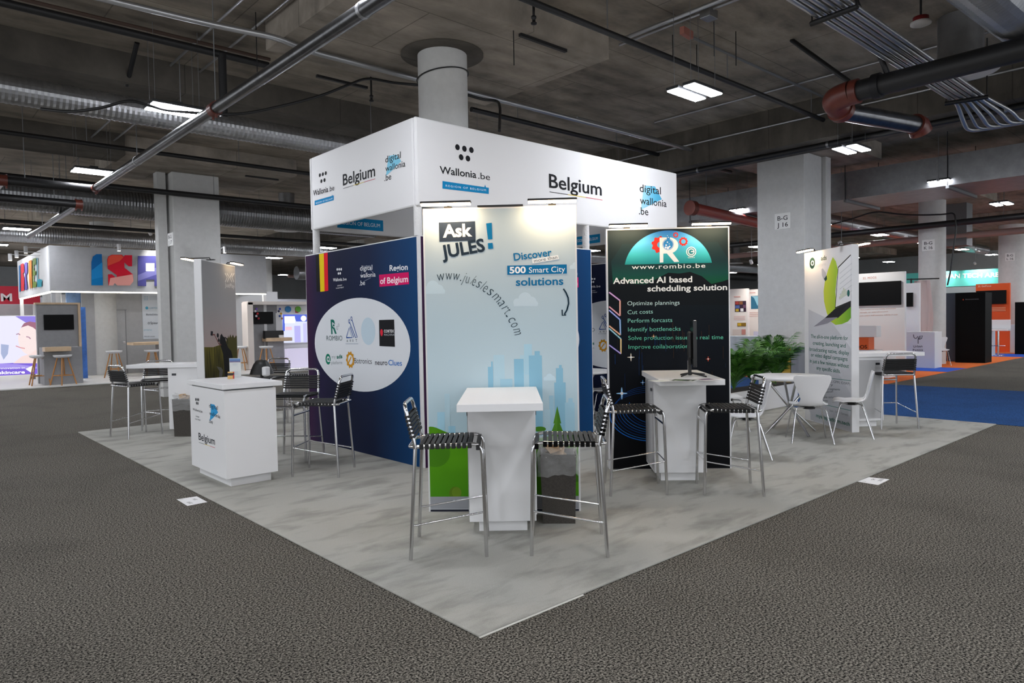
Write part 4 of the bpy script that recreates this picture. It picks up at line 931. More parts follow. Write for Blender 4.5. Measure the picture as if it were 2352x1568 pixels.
# ------------------------------------------------------------------ palms in the white planter
m_leaf = mat('palm_leaf', '#26521b', .42, var=.4, vscale=3)
m_leaf2 = mat('palm_leaf_light', '#4a7d2c', .42, var=.3, vscale=3)
pl = thing('planter_box', 'long white planter box behind the round table', 'planter', (7.35, 3.0, .012))
MB().box((0, 0, 0), (2.25, .42, .36), b=.006).obj('box_body', m_wallw, pl)
MB().box((.03, .03, .36), (2.22, .39, .365)).obj('soil', mat('soil', '#2b231c', .95), pl)
def palm(c, seed, h, nf, label, spread=1.0):
    rr = random.Random(seed); t = thing('potted_palm', label, 'plant', (*c, .378), 0, 'palms in the white planter')
    b = MB(); sm = MB()
    for f in range(nf):
        az = 2*PI*f/nf+rr.uniform(-.3, .3); L = h*(rr.uniform(.75, 1.1) if f % 3 else rr.uniform(.4, .65)); lean = rr.uniform(.3, 1.0)*spread*(1 if f % 3 else 1.5)
        d = Vector((math.cos(az), math.sin(az), 0)); pts = []
        for k in range(13):
            s = k/12; pts.append(d*(L*.62*lean*s**1.5)+Vector((0, 0, L*(s-.34*lean*s**2.6))))
        sm.tube(pts, .006, 5, r2=.0015)
        for k in range(3, 12):
            for q in range(2):
                s = (k+q*.5)/12.5; i = min(11, int(s*12)); fr = s*12-i; p0 = pts[i].lerp(pts[i+1], fr); tg = (pts[i+1]-pts[i]).normalized(); sd = tg.cross(Vector((0, 0, 1)))
                if sd.length < .1: sd = Vector((-d.y, d.x, 0))
                sd.normalize()
                ll = (.44*math.sin(PI*min(1, .22+.76*s))+.10)*rr.uniform(.85, 1.1)*min(1, L/h+.3)
                for sg_ in (-1, 1):
                    dr = (tg*.9+sd*sg_*.75+Vector((0, 0, .10))).normalized(); w = .0105; wv = dr.cross(sd*sg_ if abs(dr.dot(sd)) < .9 else Vector((0, 0, 1))).normalized()
                    mid = p0+dr*ll*.5; tip = p0+dr*ll+Vector((0, 0, -ll*.34))
                    wv = (tg-dr*tg.dot(dr)).normalized()
                    b.add([p0, mid+wv*w, tip, mid-wv*w], [(0, 1, 2, 3)], rr.choice((0, 1, 1)), False)
    sm.obj('stems', m_leaf2, t); o = b.obj('fronds', [m_leaf, m_leaf2], t)
    return t
palm((7.85, 3.2), 1, .80, 26, 'bushy palm at the left end of the white planter beside the black banner', 1.25)
palm((8.5, 3.22), 2, .82, 26, 'dense low palm in the middle of the white planter', 1.2)
palm((9.2, 3.2), 4, .98, 20, 'tall palm with stiff fronds at the right end of the white planter', .9)
# ------------------------------------------------------------------ ceiling lamps on a 15 ft grid
m_lamp = mat('lamp_strip', '#ffffff', 0.5, emit='#f4f7ff', es=LIGHT_E)
m_hous = mat('lamp_housing', '#2a2b2e', 0.5)
def make_lamp(small=False):
    t = thing('ceiling_light', '', 'ceiling light', (0, 0, 4.25), 0, 'twin strip ceiling lights')
    h = MB()
    for s in (-1, 1): h.box((-.31, s*.115-.085, .012), (.31, s*.115+.085, .05), b=.008 if not small else 0)
    h.box((-.06, -.12, .03), (.06, .12, .09))
    h.obj('housing', m_hous, t)
    for s in (-1, 1): MB().box((-.298, s*.115-.074, .0), (.298, s*.115+.074, .011)).obj('light_strip', m_lamp, t)
    if not small:
        for sx in (-1, 1):
            for sy in (-1, 1): MB().tube([(sx*.26, sy*.115, .05), (sx*.26, sy*.115, ZC-4.25)], .003, 5).obj('hanging_rod', m_grey, t)
    else:
        b = MB()
        for sx in (-1, 1): b.tube([(sx*.26, 0, .05), (sx*.26, 0, ZC-4.25)], .004, 4)
        b.obj('hanging_rod', m_grey, t)
    return t
lamp0 = make_lamp(); lampF = None; first = True
near = {(1, 0): 'twin strip ceiling light above the black banner, right of the white header', (2, 0): 'twin strip ceiling light in front of the J 16 column',
        (0, 1): 'twin strip ceiling light by the zinc pipe left of the white header', (0, 2): 'twin strip ceiling light second along the zinc pipe on the left',
        (0, 3): 'twin strip ceiling light third along the zinc pipe on the left', (3, 0): 'twin strip ceiling light below the big rectangular duct on the right',
        (1, 3): 'twin strip ceiling light between the left column and the white header', (2, 1): 'twin strip ceiling light above the red pipe end beside the J 16 column',
        (0, 0): 'twin strip ceiling light high above the front banner', (4, 0): 'twin strip ceiling light beyond the rectangular duct at the right edge'}
for i in range(-2, 10):
    for j in range(-2, 10):
        x, y = .73+4.572*i, 2.2+4.572*j
        d = math.hypot(x-CAM[0], y-CAM[1])
        fw = (x-CAM[0])*.67+(y-CAM[1])*.742; lat = (x-CAM[0])*.742-(y-CAM[1])*.67
        if fw < -7 or (fw > 6 and abs(lat) > fw*.9+7) or d > 46: continue
        if (i, j) in ((0, 0),): pass
        lb = near.get((i, j))
        if lb is None: lb = 'twin strip ceiling light in the receding rows of the hall' if fw > 4 else 'twin strip ceiling light overhead near the front of the booth'
        if d < 17:
            if first: lamp0.location = (x, y, 4.25); lamp0['label'] = lb; first = False
            else: copy_thing(lamp0, (x, y, 4.25), 0, lb)
        else:
            if lampF is None: lampF = make_lamp(True); lampF.location = (x, y, 4.25); lampF['label'] = lb
            else: copy_thing(lampF, (x, y, 4.25), 0, lb)

# ------------------------------------------------------------------ pipes, ducts and conduits
def rods(t, pts, r, o_, mt=None):
    for q in pts:
        z0 = q[2]+r*.8
        if z0 < ZC-.05:
            MB().tube([(q[0]-o_[0], q[1]-o_[1], z0-o_[2]), (q[0]-o_[0], q[1]-o_[1], ZC-o_[2])], .006, 6).obj('hanging_rod', mt or m_grey, t)
def run(name, label, cat, pts, r, m, rod_every=2.6, seg=12, fil=.0, ridges=False, clamp=None, grp=None):
    pts = [Vector(q) for q in pts]; o_ = Vector(pts[0]); t = thing(name, label, cat, o_, 0, grp)
    path = fillet(pts, fil) if fil else pts
    b = MB()
    if ridges:
        P = []; L = 0
        a, c = path[0], path[-1]; n = int((c-a).length/.032)
        ps = [a+(c-a)*(k/n)-o_ for k in range(n+1)]
        vs = []; b.tube(ps, r, 18, r2=None) if False else None
        d = (c-a).normalized(); up = Vector((0, 0, 1)); sd = d.cross(up).normalized(); vv = []; ff = []
        for k, q in enumerate(ps):
            rr = r*(1.035 if k % 2 else .99)
            for s in range(24):
                an = 2*PI*s/24; vv.append(q+sd*rr*math.cos(an)+up*rr*math.sin(an))
        for k in range(n):
            for s in range(24): s2 = (s+1) % 24; ff.append((k*24+s, k*24+s2, (k+1)*24+s2, (k+1)*24+s))
        b.add(vv, ff, 0, False)
    else: b.tube([q-o_ for q in path], r, seg)
    b.obj('pipe_body' if not ridges else 'duct_body', m, t)
    if rod_every:
        a, c = pts[0], pts[-1]; L = (c-a).length; k = 1.0; rp = []
        while k < L: rp.append(a+(c-a)*(k/L)); k += rod_every
        rods(t, rp, r, o_)
        if clamp:
            d = (c-a).normalized()
            for q in rp: MB().tube([q-o_-d*.02, q-o_+d*.02], r*1.08, seg).obj('clamp', clamp, t)
    return t
def xr(u1, v1, u2, v2, z):
    a, c = gp(u1, v1, z), gp(u2, v2, z); y = (a.y+c.y)/2; return a.x, c.x, y
def yr(u1, v1, u2, v2, z):
    a, c = gp(u1, v1, z), gp(u2, v2, z); x = (a.x+c.x)/2; return a.y, c.y, x
def pipe_x(name, label, u1, v1, u2, v2, z, r, m, e1=0, e2=0, **k):
    a, c, y = xr(u1, v1, u2, v2, z); return run(name, label, k.pop('cat', 'pipe'), [(a-e1, y, z), (c+e2, y, z)], r, m, **k)
def pipe_y(name, label, u1, v1, u2, v2, z, r, m, e1=0, e2=0, **k):
    a, c, x = yr(u1, v1, u2, v2, z); sg_ = 1 if c > a else -1; return run(name, label, k.pop('cat', 'pipe'), [(x, a-sg_*e1, z), (x, c+sg_*e2, z)], r, m, **k)
m_cond = mat('conduit_steel', '#b2b3b5', 0.36, 0.85)
m_duct = mat('spiral_duct', '#a5a6a8', 0.34, 0.9, var=.12, vscale=6)
pipe_x('spiral_duct', 'nearest silver spiral duct crossing above the left side', 0, 216, 700, 310, 4.40, .165, m_duct, 5, 3.5, cat='duct', ridges=True, rod_every=3, clamp=m_galv)
pipe_x('spiral_duct', 'thick dark silver spiral duct behind the left column', 0, 449, 640, 493, 4.30, .33, mat('spiral_duct_dull', '#87888a', .36, .9, var=.15, vscale=5), 6, 3, cat='duct', ridges=True, rod_every=3)
pipe_x('spiral_duct', 'bright silver spiral duct just above the booth with coloured letters', 10, 552, 770, 563, 4.25, .24, m_duct, 6, 3, cat='duct', ridges=True, rod_every=4)
# beams under the slab
def beam(x0, y0, x1, y1, z0, label, m=None):
    o = MB().box((x0, y0, z0), (x1, y1, ZC-.001)).obj('ceiling_beam', m or m_dkconc); struct(o, label, 'beam'); return o
q = gp(300, 190, 4.85); beam(X0, q.y, 6.0, q.y+.85, 4.85, 'dark beam above the nearest spiral duct')
q = gp(200, 345, 4.85); beam(X0, q.y, 1.5, q.y+.7, 4.85, 'dark beam crossing behind the nearest lamps on the left')
qb = gp(1800, 335, 4.55); beam(qb.x, Y0, qb.x+.9, Y1, 4.55, 'dark beam running toward the J 16 column', m_dkconc)
# black sprinkler mains
pipe_x('sprinkler_pipe', 'black sprinkler pipe crossing the top left corner', 0, 9, 620, 148, 5.0, .045, m_black, 4, 0)
pipe_x('rusty_pipe', 'thin rust coloured pipe beside the black pipe in the top left corner', 60, 0, 620, 137, 5.15, .022, mat('rust_pipe', '#4d3a31', .7), 4, 0, rod_every=0)
pipe_x('sprinkler_pipe', 'black sprinkler pipe below the nearest spiral duct', 0, 304, 700, 396, 4.7, .04, m_black, 5, 5)
pipe_x('sprinkler_pipe', 'black pipe behind the left column top', 0, 417, 700, 462, 4.4, .06, m_black, 5, 5)
pipe_x('sprinkler_pipe', 'black pipe running along the bright duct over the lettered booth', 80, 520, 770, 552, 4.2, .05, m_black, 5, 5)
pipe_x('sprinkler_pipe', 'black pipe above the long face of the white header', 1082, 251, 1500, 352, 4.9, .04, m_black, 0, 3)
pipe_x('sprinkler_pipe', 'black sprinkler pipe passing behind the ceiling light over the black banner', 1300, 48, 1953, 293, 4.85, .035, m_black, 3, 0)
# silver conduits
q0, q1, q2, q3 = gp(200, -12, 4.85), gp(480, 55, 4.85), gp(640, 87, 4.85), gp(705, 116, 4.85)
run('conduit', 'silver conduit bending across the top left and over the white header', 'conduit', [q0, q1, q2, q3, gp(960, 182, 4.85), gp(1300, 269, 4.85), gp(1640, 358, 4.85)], .035, m_cond, fil=.3, rod_every=0)
pipe_y('conduit', 'thin silver conduit at the top, left one of a pair', 550, 0, 350, 192, 5.2, .016, m_cond, 2, 0, rod_every=0)
pipe_y('conduit', 'thin silver conduit at the top, right one of a pair', 660, 0, 410, 206, 5.2, .016, m_cond, 2, 0, rod_every=0)
pipe_y('conduit', 'thin silver conduit leading to the second lamp along the zinc pipe, left one', 258, 276, 195, 325, 5.1, .016, m_cond, 0, 0, rod_every=0)
pipe_y('conduit', 'thin silver conduit leading to the second lamp along the zinc pipe, right one', 315, 284, 230, 345, 5.1, .016, m_cond, 0, 0, rod_every=0)
# the long zinc pipe
zt = pipe_y('zinc_pipe', 'long shiny zinc pipe running from the top toward the lettered booth', 860, 0, 225, 432, 3.95, .062, m_zinc, 4, 0, clamp=m_galv, rod_every=3.2)
za, zc, zx = yr(860, 0, 225, 432, 3.95)
def coupling(t, c, ax, r, nm='coupling'):
    c = Vector(c)-t.location; ax = Vector(ax)
    MB().tube([c-ax*.06, c+ax*.06], r*1.22, 14).obj(nm, m_rust, t)
    for s in (-1, 1): MB().tube([c+ax*s*.05-Vector((0, 0, r*1.7)), c+ax*s*.05+Vector((0, 0, r*1.35))], .015, 8).obj('coupling_bolt', m_rust, t)
coupling(zt, (zx, gy(488, 248, 6.2).y if False else gp(488, 250, 3.95).y, 3.95), (0, 1, 0), .062)
coupling(zt, (zx, zc, 3.95), (0, 1, 0), .062)
pz = gp(90, 423, 3.95)
t = run('sprinkler_pipe', 'black pipe with red couplings ending the zinc pipe on the left', 'pipe', [(zx, zc+.15, 3.95), (zx-1.3, zc+.15, 3.95)], .075, m_black, rod_every=1)
coupling(t, (zx-1.3, zc+.15, 3.95), (1, 0, 0), .075); 
t = run('zinc_pipe', 'short zinc pipe stepping back behind the red couplings', 'pipe', [(zx-1.3, zc+.2, 3.95), (zx-1.3, zc+2.0, 3.95)], .062, m_zinc, rod_every=0)
t = run('sprinkler_pipe', 'second black pipe with red couplings further back on the left', 'pipe', [(zx-1.3, zc+2.0, 3.95), (zx+.1, zc+2.0, 3.95)], .075, m_black, rod_every=1)
coupling(t, (zx+.1, zc+2.0, 3.95), (1, 0, 0), .075)
t = run('zinc_pipe', 'zinc pipe continuing toward the bright duct over the lettered booth', 'pipe', [(zx+.1, zc+2.1, 3.95), (zx+.1, zc+8.2, 3.95)], .062, m_zinc, rod_every=3)
# struts
def strut(u, v, z, u2, v2, z2, label, r=.03):
    a = gp(u, v, z); c = gp(u2, v2, z2); t = run('pipe_brace', label, 'brace', [a, c], r, m_black, rod_every=0); return t
strut(315, 98, 5.24, 291, 196, 4.85, 'black diagonal brace under the slab at upper left')
a = gp(510, 128, 4.98); run('pipe_brace', 'black vertical pipe above the red coupling of the zinc pipe', 'pipe', [(a.x, a.y, 5.0), (a.x, a.y, 4.2)], .05, m_black, rod_every=0)
strut(240, 430, 4.2, 268, 397, 4.9, 'black brace rising beside the second lamp on the left', .03) if False else None
# black cable
def cable(label, pts, r=.018, grp=None):
    P = [gp(*q) for q in pts]; S = []
    n = len(P)
    for i in range(n-1):
        p0, p1, p2, p3 = P[max(0, i-1)], P[i], P[i+1], P[min(n-1, i+2)]
        for k in range(6):
            s = k/6; S.append(.5*((2*p1)+(-p0+p2)*s+(2*p0-5*p1+4*p2-p3)*s*s+(-p0+3*p1-3*p2+p3)*s**3))
    S.append(P[-1]); o_ = S[0]; b = MB().tube([q-o_ for q in S], r, 8); o = b.obj('hanging_cable', m_black, M=Matrix.Translation(o_)); return tag(o, label, 'cable', grp)
cable('black cable sagging along the nearest spiral duct', [(95, 250, 4.15), (160, 256, 4.1), (230, 248, 4.12), (295, 232, 4.2), (345, 243, 4.2), (400, 255, 4.2), (540, 262, 4.2), (640, 245, 4.3), (735, 220, 4.5), (800, 195, 4.7), (845, 181, 4.85), (905, 190, 4.85), (960, 195, 4.8)])
cable('black cable leaving the round column toward the right and dropping behind the white header', [(1074, 218, 4.75), (1110, 228, 4.7), (1140, 232, 4.7), (1148, 245, 4.5), (1148, 275, 4.2), (1147, 300, 3.9)], .02)
# rails on the drop panel, sprinkler heads
def rail(u1, v1, u2, v2, z, label):
    a, c, y = xr(u1, v1, u2, v2, z); o = MB().box((0, -.022, 0), (c-a, .022, .035)).obj('ceiling_rail', m_black, M=Matrix.Translation((a, y, z-.036))); return tag(o, label, 'rail', 'black rails under the slab')
rail(727, 171, 843, 199, 4.9, 'short black rail under the drop panel left of the round column')
rail(1192, 77, 1302, 113, 4.9, 'short black rail under the drop panel right of the round column')
rail(563, 402, 640, 411, 4.9, 'short black rail under the drop panel right of the left column')
rail(282, 433, 362, 441, 4.9, 'short black rail under the drop panel left of the left column')
def sprinkler(u, v, z, label, zt_=None):
    a = gp(u, v, z); t = thing('ceiling_sprinkler', label, 'sprinkler', a, 0, 'sprinkler heads')
    MB().tube([(0, 0, 0), (0, 0, (zt_ or ZC)-z)], .014, 8).obj('drop_pipe', m_black, t)
    MB().lathe([(.0, -.06), (.03, -.055), (.034, -.04), (.018, -.03), (.018, 0), (.028, .01), (.028, .03), (0, .03)], 12).obj('spray_nozzle', m_dark, t); return t
sprinkler(853, 224, 4.75, 'small black sprinkler head left of the round column')
sprinkler(1226, 44, 4.75, 'small black sprinkler head at the top over the drop panel edge')
def rod(u, v, u2, v2, label):
    a = gp(u, v, ZC); 
    d = ray(u2, v2); s = math.hypot(a.x-CAM[0], a.y-CAM[1])/math.hypot(d[0], d[1]); z = float(CAM[2]+d[2]*s)
    o = MB().tube([(0, 0, z), (0, 0, ZC)], .006, 6).obj('threaded_rod', m_dark, M=Matrix.Translation((a.x, a.y, 0))); return tag(o, label, 'rod', 'loose rods hanging from the slab')
for u, v, u2, v2, lb in ((1178, 0, 1180, 150, 'long thin rod hanging near the top centre'), (587, 28, 592, 165, 'thin rod reaching down to the zinc pipe at upper left'), (105, 105, 107, 166, 'pale strap hanging at far upper left'), (184, 102, 186, 165, 'thin rod over the nearest spiral duct at left'),
                         (1690, 72, 1681, 152, 'threaded rod hanging right of the lamp over the black banner'), (1600, 103, 1610, 158, 'threaded rod just above the lamp over the black banner'), (1545, 80, 1557, 140, 'threaded rod left of the lamp over the black banner'), (1640, 50, 1632, 130, 'threaded rod behind the red label plate')):
    rod(u, v, u2, v2, lb)

# ------------------------------------------------------------------ right side services
# big black pipe with red elbow
pa = gp(2420, 95, 4.3); pe = gp(1935, 218, 4.3); xx = (pa.x+pe.x)/2
r_ = .125
t = thing('drain_pipe', 'thick black pipe with red couplings at the upper right', 'pipe', (pe.x, pe.y, 4.3))
pend = gp(2105, 287, 4.15)
path = fillet([(0, 0, 0)] and [(pa.x-pe.x, pa.y-pe.y-2, 0), (0, 0, 0)], .1)
MB().tube([Vector((pa.x-pe.x, pa.y-pe.y, 0))*1.6, (0.0, 0.0, 0)], r_, 20).obj('pipe_body', m_black, t)
dirv = Vector((pa.x-pe.x, pa.y-pe.y, 0)).normalized()
MB().tube(fillet([dirv*.1, -dirv*.13+Vector((.0, 0, -.03)), Vector((.34, 0, -.12))-dirv*.13], .26, 10), r_*1.2, 20).obj('elbow', m_rust, t)
MB().tube([Vector((.22, 0, -.095))-dirv*.13, Vector((.30, 0, -.11))-dirv*.13], r_*1.32, 20).obj('elbow_flange', m_rust, t)
for s in (.16, .42): MB().tube([dirv*(s-.045), dirv*(s+.045)], r_*1.2, 20).obj('coupling', m_rust if s < .3 else m_dark, t)
pd = pend-Vector((pe.x, pe.y, 4.3))
MB().tube([Vector((.3, 0, -.12))-dirv*.13, pd], r_*.95, 20).obj('lower_pipe', m_zinc, t)
e = pd.normalized(); MB().tube([pd-e*.05, pd+e*.05, pd+e*.12+Vector((0, 0, -.08))], r_*1.15, 18).obj('end_coupling', m_rust, t)
q = dirv*2.0; MB().tube([q-dirv*.03, q+dirv*.03], r_*1.06, 20).obj('clamp', m_galv, t); MB().tube([q+Vector((0, 0, r_)), q+Vector((0, 0, ZC-4.3))], .012, 8).obj('hanging_rod', m_grey, t)
MB().tube([dirv*.15+Vector((0, 0, r_*.6)), gp(1818, 92, ZC)-Vector((pe.x, pe.y, 4.3))], .03, 8).obj('brace', m_black, t)
MB().tube([dirv*.55+Vector((0, 0, r_*.6)), gp(1965, 0, ZC)-Vector((pe.x, pe.y, 4.3))], .03, 8).obj('brace', m_black, t)
# conduit bundle
for k in range(6):
    z_ = 4.52; a = gp(1832+26*k, -8, z_); c = gp(2042+17*k, 150-1.5*k, z_); yq = (a.y+c.y)/2; c2 = gp(2195+11*k, 234-2*k, z_).x
    P = [(a.x-1.5, yq, z_), (c2+.05, yq, z_), (c2+.32, yq-.05*k, 4.32), (c2+.55, yq-.06*k, 4.2), (c2+.62, yq-.25-.06*k, 4.2), (c2+.66, yq-1.9, 4.2)]
    run('conduit', 'grey conduit number %s from the left in the bundle at the upper right' % ('one', 'two', 'three', 'four', 'five', 'six')[k], 'conduit', P, .022 if k % 2 else .03, m_cond, fil=.15, rod_every=0, grp='conduit bundle at the upper right')
for (u1, v1, u2, v2, lb) in ((1862, 55, 1970, 15, 'upper'), (2170, 238, 2270, 222, 'lower')):
    a = gp(u1, v1, 4.46); c = gp(u2, v2, 4.46); t = thing('conduit_rack', lb+' black rack bar carrying the conduit bundle', 'bracket', a)
    d = c-a; MB().tube([(0, 0, 0), d], .03, 4).obj('bar', m_black, t)
    for s in (0.03, .97): MB().tube([d*s, d*s+Vector((0, 0, ZC-4.46))], .008, 6).obj('hanging_rod', m_dark, t)
# round ceiling diffuser and its duct
def diffuser(u, v, z, r, label, zt_=ZC):
    a = gp(u, v, z); t = thing('air_diffuser', label, 'air vent', a, 0, 'round air diffusers')
    MB().lathe([(r, 0), (r*.99, .02), (r*.78, .05), (r*.76, .06), (r*.9, .03)], 36).obj('outer_cone', mat('vent_white', '#bdbdbd', .5), t)
    MB().lathe([(r*.68, -.01), (r*.66, .01), (r*.48, .05), (r*.46, .06), (r*.6, .02)], 36).obj('middle_cone', mat('vent_white', '#bdbdbd', .5), t)
    MB().lathe([(.0, -.02), (r*.36, -.02), (r*.36, .0), (r*.2, .05), (0, .05)], 30).obj('inner_cone', mat('vent_white', '#bdbdbd', .5), t)
    MB().lathe([(r*.72, .03), (r*.6, .12), (r*.6, zt_-z)], 30).obj('duct_neck', m_galv, t); return t
diffuser(2206, 168, 4.55, .42, 'round white air diffuser under the thick black pipe')
diffuser(660, 530, 4.2, .36, 'round white air diffuser left of the white header')
diffuser(1690, 605, 4.2, .36, 'round white air diffuser far back right of the black banner')
# smoke detector
a = gp(2115, 56, 4.75); t = thing('smoke_detector', 'white and red ceiling alarm disc at the upper right', 'alarm', a)
MB().lathe([(0, -.02), (.06, -.018), (.105, 0), (.105, .025), (0, .025)], 28).obj('white_cover', mat('alarm_white', '#cfcac8', .5), t); MB().lathe([(.08, .025), (.08, .08), (0, .08)], 24).obj('red_base', mat('alarm_red', '#7d1f22', .5), t)
MB().tube([(0, 0, .08), (0, 0, ZC-4.75)], .012, 8).obj('drop_pipe', m_dark, t)
# spiral duct in the upper right corner
a = gp(2300, 0, 4.7); c = gp(2400, 85, 4.7)
run('spiral_duct', 'silver spiral duct in the upper right corner', 'duct', [a-(c-a)*1.5, a+(c-a)*.55], .26, m_duct, ridges=True, rod_every=0)
# rectangular duct
q1 = gp(1890, 465, 4.15); q2 = gp(2352, 402, 4.15); xd = (q1.x+q2.x)/2
t = thing('rectangular_duct', 'large galvanised rectangular duct at the upper right', 'duct', (xd, 0, 4.15))
MB().box((0, -9, 0), (1.9, 9, .62)).obj('duct_body', m_galv, t)
for k in range(-4, 5):
    MB().box((-.03, 2.05*k-.03, -.06), (1.95, 2.05*k+.03, -.002)).obj('support_bar', m_grey, t)
    for s in (-.02, 1.93): MB().tube([(s, 2.05*k, -.03), (s, 2.05*k, ZC-4.15)], .008, 6).obj('hanging_rod', m_dark, t)
# conduits along the beam and the thin slab conduits
pipe_y('conduit', 'thin silver conduit along the dark beam, upper one', 1500, 355, 1950, 243, 4.95, .02, m_cond, 3, 5, rod_every=0)
pipe_y('conduit', 'thin silver conduit along the dark beam, lower one', 1500, 372, 1950, 262, 4.9, .02, m_cond, 3, 5, rod_every=0)
pipe_y('sprinkler_pipe', 'black pipe under the dark beam above the J 16 column', 1560, 405, 2100, 285, 4.5, .05, m_black, 3, 8, clamp=m_galv)
pipe_x('conduit', 'flat silver strip conduit ending above the right end of the white header', 1330, 270, 1650, 360, 5.1, .03, m_cond, 0, 0, rod_every=0)
pipe_x('conduit', 'thin grey conduit from the red label plate toward the black pipe', 1590, 86, 1890, 222, 5.2, .018, m_grey, 0, 0, rod_every=0)
pipe_y('conduit', 'thin conduit crossing the slab right of the white header', 1500, 280, 1850, 190, 5.22, .014, m_cond, 0, 3, rod_every=0)
pipe_y('conduit', 'thin conduit at the top between the drop panel and the red label plate', 1410, 98, 1640, 30, 5.2, .018, m_cond, 0, 3, rod_every=0)
pipe_y('conduit', 'thicker conduit passing the red label plate', 1420, 82, 1690, 0, 5.15, .025, m_cond, 0, 3, rod_every=0)
a = gp(1577, 72, 5.1); o = MB().box((-.12, -.03, -.045), (.12, .03, .045)).obj('label_plate', mat('label_red', '#a3695c', .6), M=Rz(.1, (a.x, a.y, 5.08))); tag(o, 'small faded red label plate under the slab at the top', 'sign')
a = gp(1628, 34, 5.15); o = MB().box((-.09, -.07, -.05), (.09, .07, .05), b=.006).obj('junction_box', m_galv, M=Matrix.Translation((a.x, a.y, 5.15))); tag(o, 'small steel junction box on the conduit at the top', 'box')
# red and pink pipes beyond
a = gp(1592, 478, 4.0); c = gp(1765, 518, 4.0)
t = run('fire_pipe', 'red pipe with dark coupling beside the end of the white header', 'pipe', [a, a+(c-a)*1.3], .13, mat('red_pipe', '#8d3a32', .4), rod_every=0); rods(t, [a+(c-a)*.15], .13, a)
MB().tube([Vector((-.12, .02, 0)), Vector((.02, 0, 0))], .17, 16).obj('coupling', m_rust, t)
m_pink = mat('faded_red_pipe', '#a58782', .5)
pipe_y('fire_pipe', 'faded pink pipe crossing between the K 16 and L 16 columns', 1985, 567, 2352, 521, 3.9, .10, m_pink, 8, 10, rod_every=4)
pipe_y('sprinkler_pipe', 'black pipe below the far end of the rectangular duct', 1900, 545, 2120, 515, 4.1, .09, m_black, 4, 14, rod_every=4)
pipe_x('spiral_duct', 'silver spiral duct far behind the laptop banner', 1895, 503, 2000, 528, 4.6, .22, m_duct, 0, 14, cat='duct', ridges=True, rod_every=0)
for k, (y_, z_, x0_, rr_, lb) in enumerate(((18.3, 4.35, 14, .28, 'first'), (22.6, 4.3, 14, .3, 'second'), (27.2, 4.3, 14, .3, 'third'), (31.8, 4.2, 14, .35, 'fourth'))):
    run('spiral_duct', 'silver spiral duct crossing the far hall, %s one behind the black banner' % lb, 'duct', [(x0_, y_, z_), (44, y_, z_)], rr_, m_duct, rod_every=7, seg=16)
    run('fire_pipe', 'faded pink pipe crossing the far hall, %s one behind the black banner' % lb, 'pipe', [(x0_, y_+1.0, z_-.1), (44, y_+1.0, z_-.1)], .09, m_pink, rod_every=7, seg=10)
def cable_x(label, pts, plane, r):
    P = [gx(u, v, plane) for u, v in pts]; o_ = P[0]; o = MB().tube([q-o_ for q in fillet(P, .6, 6)], r, 8).obj('hanging_cable', m_black, M=Matrix.Translation(o_)); return tag(o, label, 'cable')
cable_x('black cable looping past the K 16 column', [(1890, 520), (1950, 505), (2010, 484), (2060, 492), (2115, 494), (2170, 492), (2192, 488), (2197, 520), (2190, 570), (2182, 630), (2176, 655)], 20.7, .022)
a = gx(2190, 520, 23.0); o = MB().box((-.25, -.45, 3.6), (.35, .45, 4.9)).obj('wall_box', mat('box_dark', '#6a6b6d', .6), M=Matrix.Translation((22.9, a.y, 0))); tag(o, 'grey hanging cabinet right of the K 16 column', 'cabinet')
# ------------------------------------------------------------------ neighbouring booths
m_gconc = mat('grey_board', '#8f8f91', .7, var=.08, vscale=8)
m_gconc2 = mat('light_grey_board', '#a9aaac', .7, var=.06, vscale=6)
m_wood = mat('light_oak', '#cdb292', .5, var=.12, vscale=5)
m_beech = mat('beech_wood', '#b07a42', .45, var=.15, vscale=6)
m_seat = mat('white_seat', '#dcdde0', .5)
m_tv = mat('tv_screen', '#050506', .4, spec=.15)
led = mat('led_line', '#ffffff', .5, emit='#fff6e4', es=9)
def corners(g, plane, x0, y0, x1, y1):
    xm, ym = (x0+x1)/2, (y0+y1)/2; a, c = g(x0, ym, plane), g(x1, ym, plane); a.z = g(xm, y1, plane).z; c.z = g(xm, y0, plane).z; return a, c
def wallbox(name, label, cat, plane, axis, x0, y0, x1, y1, depth, m, zlo=None, struct_=False, b=.004):
    """box whose visible face lies in the plane x=plane (axis 'x') or y=plane (axis 'y'), spanning the measured rectangle"""
    g = gx if axis == 'x' else gy
    a, c = corners(g, plane, x0, y0, x1, y1); z0 = max(0.0, a.z) if zlo is None else zlo; z1 = c.z
    if axis == 'x': lo, hi = (plane, min(a.y, c.y), z0), (plane+depth, max(a.y, c.y), z1)
    else: lo, hi = (min(a.x, c.x), plane, z0), (max(a.x, c.x), plane+depth, z1)
    t = thing(name, label, cat, (lo[0], lo[1], 0))
    MB().box((0, 0, z0), (hi[0]-lo[0], hi[1]-lo[1], z1), b=b).obj('body', m, t); t['lo'] = lo; t['hi'] = hi
    return t
def sub(t, nm, plane, axis, x0, y0, x1, y1, depth, m, off=0.0, b=0.0):
    g = gx if axis == 'x' else gy
    a, c = corners(g, plane, x0, y0, x1, y1); L = t.location
    if axis == 'x': return MB().box((plane-off-depth-L.x, min(a.y, c.y)-L.y, a.z), (plane-off-L.x, max(a.y, c.y)-L.y, c.z), b=b).obj(nm, m, t)
    return MB().box((min(a.x, c.x)-L.x, plane-off-depth-L.y, a.z), (max(a.x, c.x)-L.x, plane-off-L.y, c.z), b=b).obj(nm, m, t)
def pr(plane, axis, off=.004): 
    return Print((plane, 0, 0), (0, -1, 0), (-1, 0, 0), off=off, step=.001) if axis == 'x' else Print((0, plane, 0), (1, 0, 0), (0, -1, 0), off=off, step=.001)
